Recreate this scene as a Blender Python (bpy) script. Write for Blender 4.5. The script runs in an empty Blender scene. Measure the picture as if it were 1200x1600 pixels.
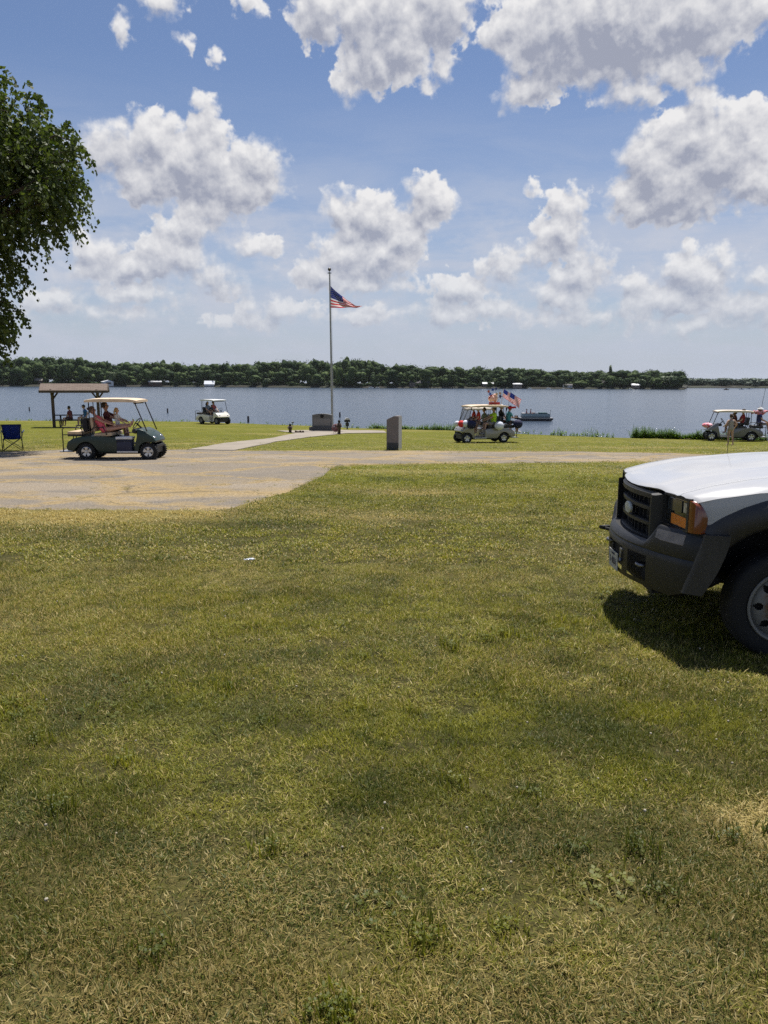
import bpy, bmesh, math, random
import numpy as np
from mathutils import Vector, Matrix, Euler
random.seed(7)
RNG = np.random.default_rng(11)
rad = math.radians
SC = bpy.context.scene
COL = SC.collection

# ------------------------------------------------------------------ camera
PITCH = math.atan(204.5 / 1200.0)
ROLL = rad(0.25)
EYE = Vector((0, 0, 1.7))
camd = bpy.data.cameras.new('camera')
cam = bpy.data.objects.new('camera', camd)
COL.objects.link(cam)
camd.sensor_fit = 'VERTICAL'
camd.sensor_height = 24.0
camd.lens = 24.0 * 1200.0 / 1600.0
camd.clip_start = 0.05
camd.clip_end = 9000
cam.location = EYE
_fw = Vector((0, math.cos(PITCH), -math.sin(PITCH)))
_r0 = Vector((1, 0, 0)); _u0 = Vector((0, math.sin(PITCH), math.cos(PITCH)))
_rt = _r0 * math.cos(ROLL) + _u0 * math.sin(ROLL)
_up = -_r0 * math.sin(ROLL) + _u0 * math.cos(ROLL)
cam.rotation_euler = Matrix((_rt, _up, -_fw)).transposed().to_euler()
SC.camera = cam

# ------------------------------------------------------------------ light and exposure
SUN_DIR = Vector((0.13, 0.34, 1.0)).normalized()          # towards the sun
SUN_EL = math.asin(SUN_DIR.z)
SUN_AZ = math.atan2(SUN_DIR.x, SUN_DIR.y)
sund = bpy.data.lights.new('sun', 'SUN')
sund.energy = 5.0
sund.angle = rad(0.53)
sund.color = (1.0, 0.955, 0.88)
sun = bpy.data.objects.new('sun', sund)
COL.objects.link(sun)
sun.rotation_euler = SUN_DIR.to_track_quat('Z', 'Y').to_euler()
SC.view_settings.view_transform = 'Standard'
SC.view_settings.look = 'None'
SC.view_settings.exposure = 0.42
SC.view_settings.gamma = 1.0
SC.cycles.max_bounces = 6
SC.cycles.diffuse_bounces = 3
SC.cycles.glossy_bounces = 3
SC.cycles.transparent_max_bounces = 8
SC.cycles.transmission_bounces = 4
SC.cycles.use_denoising = False

def ray(x, y):
    """direction through a point of the photograph (1200 x 1600)"""
    return _fw + _rt * ((x - 600) / 1200.0) + _up * ((800 - y) / 1200.0)

def azel(x, y):
    d = ray(x, y)
    return math.degrees(math.atan2(d.x, d.y)), math.degrees(math.atan2(d.z, math.hypot(d.x, d.y)))

class NT:
    """small helper to write node trees"""
    def __init__(s, tree): s.t = tree; s.n = tree.nodes; s.l = tree.links
    def new(s, typ, ins=None, **kw):
        n = s.n.new(typ)
        for k, v in kw.items(): setattr(n, k, v)
        for k, v in (ins or {}).items():
            if isinstance(v, bpy.types.NodeSocket): s.l.new(v, n.inputs[k])
            else: n.inputs[k].default_value = v
        return n
    def math(s, op, a, b=None, c=None, clamp=False):
        n = s.n.new('ShaderNodeMath'); n.operation = op; n.use_clamp = clamp
        for i, v in enumerate((a, b, c)):
            if v is None: continue
            if isinstance(v, bpy.types.NodeSocket): s.l.new(v, n.inputs[i])
            else: n.inputs[i].default_value = v
        return n.outputs[0]
    def vm(s, op, a, b=None, c=None):
        n = s.n.new('ShaderNodeVectorMath'); n.operation = op
        for i, v in enumerate((a, b, c)):
            if v is None: continue
            if isinstance(v, bpy.types.NodeSocket): s.l.new(v, n.inputs[i])
            else: n.inputs[i].default_value = v
        return n.outputs['Value'] if op in ('LENGTH', 'DOT_PRODUCT', 'DISTANCE') else n.outputs[0]
    def mix(s, f, a, b, blend='MIX'):
        n = s.n.new('ShaderNodeMix'); n.data_type = 'RGBA'; n.blend_type = blend
        for i, v in ((0, f), (6, a), (7, b)):
            if isinstance(v, bpy.types.NodeSocket): s.l.new(v, n.inputs[i])
            else: n.inputs[i].default_value = (v if i == 0 else (tuple(v) + (1,))[:4])
        return n.outputs[2]
    def noise(s, vec, scale, detail=3, rough=.5, out=0, **kw):
        n = s.n.new('ShaderNodeTexNoise'); s.l.new(vec, n.inputs['Vector'])
        n.inputs['Scale'].default_value = scale; n.inputs['Detail'].default_value = detail
        n.inputs['Roughness'].default_value = rough
        for k, v in kw.items(): n.inputs[k].default_value = v
        return n.outputs[out]
    def step(s, v, a, b, smooth=True):
        n = s.n.new('ShaderNodeMapRange'); n.interpolation_type = 'SMOOTHSTEP' if smooth else 'LINEAR'
        s.l.new(v, n.inputs[0]); n.inputs[1].default_value = a; n.inputs[2].default_value = b
        return n.outputs[0]

# ------------------------------------------------------------------ sky with clouds
BLOBS = [  # centre x, y, radii in photograph pixels, turned to azimuth and elevation below
 # left cumulus
 (185,232,52,34),(245,225,48,38),(316,200,22,34),(322,228,34,36),(300,262,85,52),(392,258,48,34),(365,292,70,36),(235,285,55,30),(420,285,22,20),
 (330,318,50,26),
 # top middle
 (505,22,48,44),(590,25,95,55),(690,15,52,50),(580,92,44,46),(625,72,50,50),(545,130,22,18),(692,92,17,24),(668,124,10,14),
 # top right
 (795,42,38,40),(870,55,92,70),(960,45,140,82),(1065,25,130,60),(835,130,44,26),(805,150,24,14),(1175,5,60,30),
 (985,138,48,26),(1045,112,50,24),(1085,92,22,14),(950,150,20,14),(1112,110,10,12),
 # right
 (1100,172,32,32),(1080,215,62,46),(1160,208,38,34),(1020,268,52,48),(1065,295,92,44),(1130,250,62,50),(1190,285,42,32),(1000,318,40,26),(980,255,18,20),
 # middle
 (530,328,34,26),(582,345,54,38),(675,312,36,28),(625,372,40,38),(545,395,48,32),(602,402,48,34),(505,425,42,22),(660,335,26,20),(575,440,60,18),
 # middle right tower
 (886,328,33,26),(874,362,36,32),(848,382,24,14),(865,395,50,14),(838,298,6,7),
 # lower left
 (300,352,40,26),(272,398,58,32),(205,418,44,22),(330,425,40,24),(150,398,30,22),(88,470,34,20),(350,445,30,16),(230,455,60,14),(395,382,34,14),(120,420,24,14),
 # lower middle and right
 (792,420,44,24),(822,404,26,18),(722,452,48,20),(908,432,44,28),(880,462,52,22),(990,440,19,12),(1088,430,46,34),(1130,408,20,14),(1052,465,60,24),
 (1172,480,50,22),(700,490,60,16),(765,486,50,16),(440,482,48,15),(400,502,44,12),(560,492,60,12),(940,490,90,14),(1100,505,90,12),(170,490,60,10),(1185,430,16,10),
 # small wisps at the top
 (248,0,34,18),(188,46,10,13),(387,4,18,9),(290,72,8,8),(336,88,7,7),
 # outside the photograph, left and right of it
 (-180,250,120,60),(-420,330,140,50),(-190,60,110,50),(1400,170,120,60),(1600,330,160,60),(1330,420,80,30),(-250,460,120,24),(400,-140,160,50),(900,-180,200,70),(100,-220,180,60),
]

def build_sky():
    w = bpy.data.worlds.new('World'); SC.world = w; w.use_nodes = True
    T = NT(w.node_tree)
    for n in list(T.n): T.n.remove(n)
    g = bpy.data.node_groups.new('cloud_field', 'ShaderNodeTree')
    g.interface.new_socket('P', in_out='INPUT', socket_type='NodeSocketVector')
    g.interface.new_socket('F', in_out='OUTPUT', socket_type='NodeSocketFloat')
    G_ = NT(g); gi = g.nodes.new('NodeGroupInput'); go = g.nodes.new('NodeGroupOutput')
    P = gi.outputs[0]
    wa = G_.vm('SUBTRACT', G_.noise(P, .42, 4, .55, out=1), (.5, .5, .5))
    P2 = G_.vm('MULTIPLY_ADD', wa, (2.3, 1.7, 0), P)
    acc = None
    for (x, y, rx, ry) in BLOBS:
        a, e = azel(x, y); k = .0477 * (.88 if 0 <= y < 170 else 1.0); sx = rx * k; sy = ry * k
        d = G_.vm('MULTIPLY_ADD', P2, (1 / sx, 1 / sy, 0), (-a / sx, -e / sy, 0))
        l = G_.vm('LENGTH', d); r = min(sx, sy)
        f = G_.math('MULTIPLY_ADD', l, -r, r)
        if acc is None: acc = f
        else:
            n = G_.n.new('ShaderNodeMath'); n.operation = 'SMOOTH_MAX'
            G_.l.new(acc, n.inputs[0]); G_.l.new(f, n.inputs[1]); n.inputs[2].default_value = .35
            acc = n.outputs[0]
    fb = G_.math('SUBTRACT', G_.noise(P, .85, 8, .56), .5)
    F1 = G_.math('MULTIPLY_ADD', fb, 2.5, acc)
    vo = G_.new('ShaderNodeTexVoronoi', {'Vector': P2, 'Scale': 1.15, 'Detail': 1.0, 'Roughness': .45}, feature='SMOOTH_F1')
    F2 = G_.math('MULTIPLY_ADD', vo.outputs['Distance'], -.75, F1)
    F3 = G_.math('ADD', F2, .80)
    G_.l.new(F3, go.inputs[0])

    tc = T.new('ShaderNodeTexCoord')
    xyz = T.new('ShaderNodeSeparateXYZ', {0: tc.outputs['Generated']})
    az = T.math('MULTIPLY', T.math('ARCTAN2', xyz.outputs[0], xyz.outputs[1]), 57.29578)
    el = T.math('MULTIPLY', T.math('ARCSINE', xyz.outputs[2]), 57.29578)
    P = T.new('ShaderNodeCombineXYZ', {0: az, 1: el, 2: 0.0}).outputs[0]
    def field(p):
        n = T.n.new('ShaderNodeGroup'); n.node_tree = g; T.l.new(p, n.inputs[0]); return n.outputs[0]
    F0 = field(P)
    Fu = field(T.vm('ADD', P, (0.20, .75, 0)))
    F = F0
    soft = T.step(T.noise(P, .22, 3, .5), .38, .66)
    edge = T.math('MULTIPLY_ADD', soft, 1.1, .24)
    alpha = T.new('ShaderNodeMapRange', {0: F, 1: -.10, 2: edge}, interpolation_type='SMOOTHSTEP').outputs[0]
    em = T.math('SUBTRACT', F0, Fu)                         # upper edges catch the sun, undersides fall into shade
    nb_ = T.math('SUBTRACT', T.noise(P, .30, 4, .6), .5)
    thick = T.step(F, .4, 3.4)
    dn = T.math('SUBTRACT', T.noise(P, 1.5, 6, .6), T.noise(T.vm('ADD', P, (.06, .22, 0)), 1.5, 6, .6))
    lit = T.math('MULTIPLY_ADD', em, .50, .52)
    lit = T.math('MULTIPLY_ADD', dn, .40, lit)
    lit = T.math('MULTIPLY_ADD', nb_, .50, lit)
    lit = T.math('MULTIPLY_ADD', thick, -.46, lit, clamp=True)
    thin = T.step(F, .55, .0)                               # thin rims let the sun through
    lit = T.math('MULTIPLY_ADD', thin, .30, lit, clamp=True)
    alpha = T.math('MULTIPLY', alpha, T.math('MULTIPLY_ADD', T.step(el, 4.0, 13.0), .22, .76))
    sky = T.new('ShaderNodeTexSky')
    sky.sky_type = 'NISHITA'; sky.sun_disc = False; sky.sun_elevation = SUN_EL; sky.sun_rotation = SUN_AZ
    sky.altitude = 200; sky.air_density = 1.0; sky.dust_density = .8; sky.ozone_density = 2.2
    K = 1 / 0.12
    shade = (.37 * K, .395 * K, .49 * K); white = (.92 * K, .91 * K, .91 * K)
    cc = T.mix(lit, shade, white)
    base = T.mix(1.0, sky.outputs[0], (.74, .76, .85), 'MULTIPLY')
    # thin high veil, streaked
    pv = T.new('ShaderNodeMapping', {0: P, 2: (0, 0, rad(-6)), 3: (.06, .34, 1)}).outputs[0]
    st = T.step(T.noise(pv, 1.0, 6, .62, Distortion=.6), .34, .66)
    # faint hazy bodies of far clouds low over the lake
    fz = T.step(T.noise(T.vm('MULTIPLY', P, (.55, 1.0, 1)), .34, 8, .66), .44, .66)
    vlow = T.step(el, 21.0, 7.0)
    veil = T.math('MULTIPLY', T.math('MULTIPLY_ADD', st, .50, .34), vlow, clamp=True)
    base = T.mix(veil, base, (.56 * K, .605 * K, .72 * K))
    base = T.mix(T.math('MULTIPLY', T.math('MULTIPLY', fz, T.step(el, 15.0, 8.0)), .55), base, (.64 * K, .66 * K, .74 * K))
    full = T.mix(alpha, base, cc)
    haze = T.step(el, 8.0, -2.5)
    full = T.mix(T.math('MULTIPLY', haze, .95, clamp=True), full, (.50 * K, .555 * K, .67 * K))
    ground = T.step(el, -.5, -3.0)
    full = T.mix(ground, full, (.12 * K, .13 * K, .12 * K))
    full = T.vm('MINIMUM', full, (13, 13, 13))
    bg = T.new('ShaderNodeBackground', {0: full, 1: 0.0836})
    # the rest of the dome, outside what the photograph can show: cheaper clouds of the same kind
    gen = T.noise(tc.outputs['Generated'], 3.2, 6, .58)
    ga = T.step(gen, .56, .68); gs = T.step(gen, .60, .74)
    gc = T.mix(ga, base, T.mix(gs, white, shade))
    gc = T.mix(T.math('MULTIPLY', haze, .95, clamp=True), gc, (.50 * K, .555 * K, .67 * K))
    gc = T.mix(ground, gc, (.12 * K, .13 * K, .12 * K))
    gc = T.vm('MINIMUM', gc, (13, 13, 13))
    bg2 = T.new('ShaderNodeBackground', {0: gc, 1: 0.0836})
    away = T.step(T.math('ABSOLUTE', az), 40.0, 50.0)
    high = T.step(el, 32.0, 40.0); low = T.step(el, -1.0, -3.0)
    out_ = T.math('MAXIMUM', T.math('MAXIMUM', away, high), low)
    mx = T.new('ShaderNodeMixShader', {0: out_, 1: bg.outputs[0], 2: bg2.outputs[0]})
    o = T.new('ShaderNodeOutputWorld', {0: mx.outputs[0]})
    w.cycles.sampling_method = 'NONE'
build_sky()

# ------------------------------------------------------------------ materials
MATS = {}
def pmat(name, col, rough=.6, metal=0., var=.12, vscale=6., bump=0., bscale=30., col2=None, spec=.5, coat=0., trans=0., alpha=1., emit=None, obj=True):
    if name in MATS: return MATS[name]
    m = bpy.data.materials.new(name); m.use_nodes = True; MATS[name] = m
    T = NT(m.node_tree); b = T.n['Principled BSDF']
    tc = T.new('ShaderNodeTexCoord'); v = tc.outputs['Object']
    n1 = T.noise(v, vscale, 5, .6)
    c2 = col2 if col2 else tuple(min(1, c * (1 - var * 2)) for c in col)
    f = T.step(n1, .32, .72)
    T.l.new(T.mix(f, col, c2), b.inputs['Base Color'])
    b.inputs['Roughness'].default_value = rough; b.inputs['Metallic'].default_value = metal
    b.inputs['Specular IOR Level'].default_value = spec
    b.inputs['Coat Weight'].default_value = coat; b.inputs['Coat Roughness'].default_value = .06
    b.inputs['Transmission Weight'].default_value = trans; b.inputs['Alpha'].default_value = alpha
    if rough < .95:
        r = T.math('MULTIPLY_ADD', T.noise(v, vscale * 2.3, 3, .6), .16, rough - .08)
        T.l.new(r, b.inputs['Roughness'])
    if bump:
        bn = T.new('ShaderNodeBump', {'Height': T.noise(v, bscale, 4, .6), 'Strength': bump, 'Distance': .01})
        T.l.new(bn.outputs[0], b.inputs['Normal'])
    return m

def glassmat(name='glass', col=(.03, .035, .04), alpha=.35):
    if name in MATS: return MATS[name]
    m = pmat(name, col, .03, 0, .05, 2); b = m.node_tree.nodes['Principled BSDF']
    for l in list(b.inputs['Roughness'].links): m.node_tree.links.remove(l)
    b.inputs['Roughness'].default_value = .02; b.inputs['Alpha'].default_value = alpha
    return m

# ------------------------------------------------------------------ noise in numpy
def vnoise(x, y, seed=0):
    x = np.asarray(x, float); y = np.asarray(y, float)
    xi = np.floor(x).astype(np.int64); yi = np.floor(y).astype(np.int64)
    fx = x - xi; fy = y - yi; fx = fx * fx * (3 - 2 * fx); fy = fy * fy * (3 - 2 * fy)
    def h(a, b):
        n = (a * 374761393 + b * 668265263 + seed * 1442695041) & 0x7fffffff
        n = ((n ^ (n >> 13)) * 1274126177) & 0x7fffffff
        return ((n ^ (n >> 16)) & 0xffff) / 65535.0
    return (h(xi, yi) * (1 - fx) + h(xi + 1, yi) * fx) * (1 - fy) + (h(xi, yi + 1) * (1 - fx) + h(xi + 1, yi + 1) * fx) * fy
def fbm(x, y, seed=0, o=4):
    s = 0; a = .5; t = 0
    for i in range(o):
        s = s + a * vnoise(x * 2 ** i + 17 * i, y * 2 ** i - 9 * i, seed + i); t += a; a *= .5
    return s / t

# ------------------------------------------------------------------ terrain
_T = np.arange(-300, 90, .25)
_D = np.interp(_T, [-300, -60, 0, 5, 12, 21, 33, 46, 52, 58, 75], [1.2, 1.4, 1.7, 1.90, 2.02, 2.17, 2.62, 2.9, 2.98, 3.07, 3.2])
_D = np.convolve(np.pad(_D, 10, 'edge'), np.ones(21) / 21, 'valid')
WATER = 1.7 - 5.6
def G0(x, y):
    d = np.interp(y, _T, _D)
    return 1.7 - d - np.clip((np.asarray(y) - 28) / 15, 0, 1) * .006 * np.clip(np.asarray(x) + 14, -30, 60)
def hit(px, py):
    r = np.array(ray(px, py)); t = np.arange(.5, 140, .02)
    x = r[0] * t; y = r[1] * t; z = 1.7 + r[2] * t
    i = np.argmax(z <= G0(x, y)); return Vector((x[i], y[i], z[i]))
def px_m(p):
    return 1200.0 / (Vector(p) - EYE).dot(_fw)
_ed = [hit(*q) for q in ((-400, 655), (-150, 656), (0, 657), (150, 657.5), (300, 659), (450, 664), (560, 669), (700, 672), (860, 680), (1000, 685), (1200, 689), (1400, 694))]
EX = np.array([p.x for p in _ed]); EY = np.array([p.y for p in _ed])
def edge_y(x): return np.interp(x, EX, EY) + .5 * (fbm(np.asarray(x) * .35, 3.3, 5) - .5)
def G(x, y):
    x = np.asarray(x, float); y = np.asarray(y, float)
    z = G0(x, y) + .03 * (fbm(x * .5, y * .5, 2) - .5) + .014 * (fbm(x * 2.5, y * 2.5, 9, 2) - .5)
    o = np.clip(y - edge_y(x), 0, 12)
    return z - o * .45 - np.clip(o, 0, 1) * .25
def Gf(x, y): return float(G(np.array([x]), np.array([y]))[0])
def ground_at(px, py, dz=0):
    p = hit(px, py); return Vector((p.x, p.y, Gf(p.x, p.y) + dz))

# pavement outline: near and far edge as functions of x
def _curve(pts):
    q = [hit(*p) for p in pts]; xs = np.array([p.x for p in q]); ys = np.array([p.y for p in q])
    i = np.argsort(xs); return xs[i], ys[i]
NX, NY = _curve([(-700, 796), (-300, 797), (0, 798), (180, 799.5), (350, 799), (400, 785), (450, 770), (500, 752), (505, 745), (521, 729), (600, 726.5), (800, 724), (1000, 722), (1200, 723), (1500, 724)])
FX, FY = _curve([(-400, 706), (-100, 705), (0, 706), (60, 704), (120, 702), (240, 703), (300, 702), (400, 704.5), (540, 703.5), (605, 704.5), (860, 706), (1000, 706.5), (1040, 708), (1120, 712), (1200, 711), (1500, 712)])
def lot_near(x): return np.interp(x, NX, NY) + .22 * (fbm(np.asarray(x) * 2.2, 7.7, 21) - .5)
def lot_far(x): return np.interp(x, FX, FY) + .9 * (fbm(np.asarray(x) * 1.3, 1.7, 23) - .5)
PATH = [hit(*p) for p in ((292, 703.5), (350, 693), (426, 685), (462, 677), (432, 673.5), (520, 672), (600, 673.5), (604, 677), (540, 677.5), (480, 684), (430, 691), (365, 704.5))]
def in_poly(x, y, poly, grow=0):
    c = np.zeros(np.shape(x), bool); n = len(poly)
    for i in range(n):
        a = poly[i]; b = poly[(i + 1) % n]
        t = ((a.y > y) != (b.y > y)) & (x < (b.x - a.x) * (y - a.y) / (b.y - a.y + 1e-12) + a.x)
        c ^= t
    return c
def paved(x, y):
    return ((y > lot_near(x)) & (y < lot_far(x))) | in_poly(x, y, PATH)

def dryness(x, y):
    """0 green .. 1 straw: where the turf itself is dry"""
    d = fbm(x * .55 + 3, y * .55, 31, 5) * .62 + fbm(x * 3.1, y * 3.1, 33, 4) * .38
    st = fbm(x * .10 + 1, y * 1.25, 37, 3)                  # mowing swaths lie across the view
    d = d * .66 + st * .52 - .09 - .22 * np.clip((3.6 - y) / 1.4, 0, 1) * .5
    e1 = np.exp(-np.abs(y - lot_near(x)) / .45) * .24
    e2 = np.exp(-np.abs(y - lot_far(x)) / .6) * .30
    near_edge_left = np.exp(-np.abs(lot_near(x) - y) / 1.3) * np.clip((-1.8 - x) / 2, 0, 1) * .25
    far = np.clip((y - 24) / 10, 0, 1)
    d = d + e1 * (y < 24) + e2 * (y > 20) + near_edge_left
    d = d - far * .10 - .09 * np.clip((y - 9) / 6, 0, 1) * (y < 24) * (x > -2)
    c = ground_at(1190, 1290)
    d = d + .9 * np.exp(-(((x - c.x - .08 - .1 * (fbm(x * 6, y * 6, 95, 3) - .5)) / .30) ** 2 + ((y - c.y) / .20) ** 2) ** 1.5)
    # bare worn strip beside the concrete path
    for (qx, qy, rx, ry) in ((430, 678, 3.0, .9), (330, 693, 2.4, .8), (1010, 700, 3., .8), (650, 772, .9, .5), (40, 810, 2.5, .6)):
        p = ground_at(qx, qy); d = d + .35 * np.exp(-(((x - p.x) / rx) ** 2 + ((y - p.y) / ry) ** 2))
    return np.clip(d, 0, 1)

def lawn_color_nodes(T, dry, pos):
    n1 = T.noise(T.new('ShaderNodeMapping', {0: pos, 3: (.45, 1.5, 1)}).outputs[0], 1.5, 5, .62); n2 = T.noise(pos, 24.0, 4, .65)
    g = T.mix(T.step(n1, .3, .7), (.150, .160, .012), (.225, .212, .026))
    g = T.mix(T.step(n2, .42, .72), g, (.105, .130, .012))
    n3 = T.noise(pos, 5.5, 3, .6)
    g = T.mix(T.math('MULTIPLY', T.step(n3, .50, .66), .55), g, (.050, .072, .012))
    straw = T.mix(T.step(n2, .3, .7), (.27, .215, .070), (.34, .285, .10))
    f = T.step(T.math('MULTIPLY_ADD', T.math('SUBTRACT', n2, .5), .55, dry), .36, .80)
    return T.mix(f, g, straw)

def mesh_obj(name, verts, faces, mat=None, parent=None, smooth=False):
    me = bpy.data.meshes.new(name)
    v = np.asarray(verts, dtype=np.float32); me.vertices.add(len(v)); me.vertices.foreach_set('co', v.ravel())
    f = np.asarray(faces, dtype=np.int32); k = f.shape[1]
    me.loops.add(f.size); me.loops.foreach_set('vertex_index', f.ravel())
    me.polygons.add(len(f)); me.polygons.foreach_set('loop_start', np.arange(0, f.size, k, dtype=np.int32))
    me.polygons.foreach_set('loop_total', np.full(len(f), k, dtype=np.int32))
    if smooth: me.polygons.foreach_set('use_smooth', np.ones(len(f), bool))
    me.update(calc_edges=True); me.validate()
    o = bpy.data.objects.new(name, me); COL.objects.link(o)
    if mat: me.materials.append(mat)
    if parent: o.parent = parent
    return o
def fattr(o, name, vals, typ='FLOAT'):
    a = o.data.attributes.new(name, typ, 'POINT')
    a.data.foreach_set('value' if typ == 'FLOAT' else 'vector', np.asarray(vals, dtype=np.float32).ravel())
def grid_faces(nu, nv):
    i = np.arange(nu - 1)[:, None] * nv + np.arange(nv - 1)[None, :]
    i = i.ravel(); return np.stack([i, i + nv, i + nv + 1, i + 1], 1)
def tag(o, label=None, cat=None, group=None, kind=None):
    if label: o['label'] = label
    if cat: o['category'] = cat
    if group: o['group'] = group
    if kind: o['kind'] = kind
    return o

def ground_mat():
    m = bpy.data.materials.new('turf_soil'); m.use_nodes = True; T = NT(m.node_tree); b = T.n['Principled BSDF']
    pos = T.new('ShaderNodeNewGeometry').outputs['Position']
    dry = T.new('ShaderNodeAttribute', attribute_name='dry').outputs['Fac']
    c = lawn_color_nodes(T, dry, pos)
    fine = T.noise(pos, 60.0, 4, .7)
    c = T.mix(T.math('MULTIPLY', T.step(fine, .38, .62), .50), c, (.045, .045, .016))  # dark flecks: shade of the gaps between blades put into the colour
    mid = T.noise(pos, 14.0, 4, .65)
    c = T.mix(T.math('MULTIPLY', T.step(mid, .5, .75), .35), c, (.25, .22, .075))
    th = T.new('ShaderNodeAttribute', attribute_name='thatch_shade').outputs['Fac']
    c = T.mix(T.math('MULTIPLY', th, .82), c, T.mix(T.step(mid, .35, .7), (.040, .036, .016), (.085, .070, .034)))
    bare = T.new('ShaderNodeAttribute', attribute_name='bare').outputs['Fac']
    c = T.mix(bare, c, (.10, .075, .045))
    T.l.new(c, b.inputs['Base Color']); b.inputs['Roughness'].default_value = .95; b.inputs['Specular IOR Level'].default_value = .1
    h = T.math('MULTIPLY_ADD', mid, 2.0, fine)
    bn = T.new('ShaderNodeBump', {'Height': h, 'Strength': .9, 'Distance': .03}); T.l.new(bn.outputs[0], b.inputs['Normal'])
    return m

def build_ground():
    xs = np.concatenate([-np.geomspace(60, 900, 14)[::-1], np.linspace(-45, 40, 300)[:], np.geomspace(55, 900, 14)])
    t = np.concatenate([np.linspace(-8, 0, 14)[:-1], np.linspace(0, 1, 260)])
    X = []; Y = []
    Xg, Tg = np.meshgrid(xs, t, indexing='ij')
    Eg = edge_y(Xg)
    Yg = np.where(Tg < 0, -2 + Tg * 40, -2 + Tg * (Eg + 2))
    extra = np.array([.15, .4, .8, 1.4, 2.2, 3.2, 4.5, 6.5, 9, 12, 30])
    Xe, Oe = np.meshgrid(xs, extra, indexing='ij'); Ye = edge_y(Xe) + Oe
    Xa = np.concatenate([Xg, Xe], 1); Ya = np.concatenate([Yg, Ye], 1)
    Za = G(Xa, Ya)
    v = np.stack([Xa, Ya, Za], -1).reshape(-1, 3)
    o = mesh_obj('lawn', v, grid_faces(*Xa.shape), ground_mat(), smooth=True)
    fattr(o, 'dry', dryness(v[:, 0], v[:, 1]))
    fattr(o, 'thatch_shade', np.clip((17 - v[:, 1]) / 6, 0, 1) * np.clip(1.6 - 1.4 * dryness(v[:, 0], v[:, 1]), 0, 1))   # soil and dead grass between the blades, gap shade painted into the colour
    fattr(o, 'bare', np.clip((v[:, 1] - edge_y(v[:, 0])) / 1.0, 0, 1))
    tag(o, kind='structure')
build_ground()

def pave_mat():
    m = bpy.data.materials.new('worn_pavement'); m.use_nodes = True; T = NT(m.node_tree); b = T.n['Principled BSDF']
    pos = T.new('ShaderNodeNewGeometry').outputs['Position']
    ps = T.new('ShaderNodeMapping', {0: pos, 2: (0, 0, rad(12)), 3: (.62, 1.0, 1)}).outputs[0]
    ps2 = T.new('ShaderNodeMapping', {0: pos, 2: (0, 0, rad(-38)), 3: (.5, 1.3, 1)}).outputs[0]
    gravel = T.noise(pos, 26., 4, .75); big = T.noise(pos, .35, 3, .5)
    base = T.mix(T.step(gravel, .3, .72), (.19, .155, .115), (.345, .288, .217))
    grey = T.mix(T.step(gravel, .3, .7), (.150, .130, .107), (.212, .184, .151))
    c = T.mix(T.step(T.noise(ps, .55, 3, .55), .47, .56), base, grey)
    st = T.math('MAXIMUM', T.step(T.noise(ps, 1.0, 7, .68), .47, .60), T.step(T.noise(ps2, .9, 7, .66), .54, .64))
    strawc = T.mix(T.step(gravel, .35, .7), (.25, .175, .075), (.42, .31, .15))
    c = T.mix(T.math('MULTIPLY', st, .62), c, strawc)
    pj = T.new('ShaderNodeMapping', {0: T.vm('ADD', pos, T.vm('MULTIPLY', T.noise(pos, 1.6, 5, .65, out=1), (.9, .9, 0))), 2: (0, 0, rad(33)), 3: (.30, .42, 1)}).outputs[0]
    vo = T.new('ShaderNodeTexVoronoi', {'Vector': pj, 'Scale': 1.0, 'Randomness': .55}, feature='DISTANCE_TO_EDGE')
    vc = T.new('ShaderNodeTexVoronoi', {'Vector': pj, 'Scale': 1.0, 'Randomness': .55})
    slab = T.new('ShaderNodeSeparateColor', {0: vc.outputs['Color']}).outputs[0]
    c = T.mix(T.math('MULTIPLY', T.step(slab, .45, .55), .65), c, grey)
    jn = T.math('MULTIPLY', T.step(vo.outputs['Distance'], .085, .025), T.step(T.noise(pos, 2.2, 5, .7), .36, .52))
    c = T.mix(T.math('MULTIPLY', jn, .85), c, strawc)
    cr = T.step(vo.outputs['Distance'], .010, .002)
    c = T.mix(T.math('MULTIPLY', cr, .6), c, (.10, .08, .045))
    sp = T.noise(pos, 38., 3, .8)
    c = T.mix(T.math('MULTIPLY', T.step(sp, .56, .66), .55), c, (.48, .42, .34)); c = T.mix(T.math('MULTIPLY', T.step(sp, .45, .35), .60), c, (.085, .07, .05))
    dk = T.step(T.noise(pos, 3.2, 5, .7), .58, .74)
    c = T.mix(T.math('MULTIPLY', dk, .4), c, (.17, .13, .08))
    T.l.new(c, b.inputs['Base Color']); b.inputs['Roughness'].default_value = .93; b.inputs['Specular IOR Level'].default_value = .2
    bn = T.new('ShaderNodeBump', {'Height': gravel, 'Strength': .9, 'Distance': .03}); T.l.new(bn.outputs[0], b.inputs['Normal'])
    return m
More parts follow.
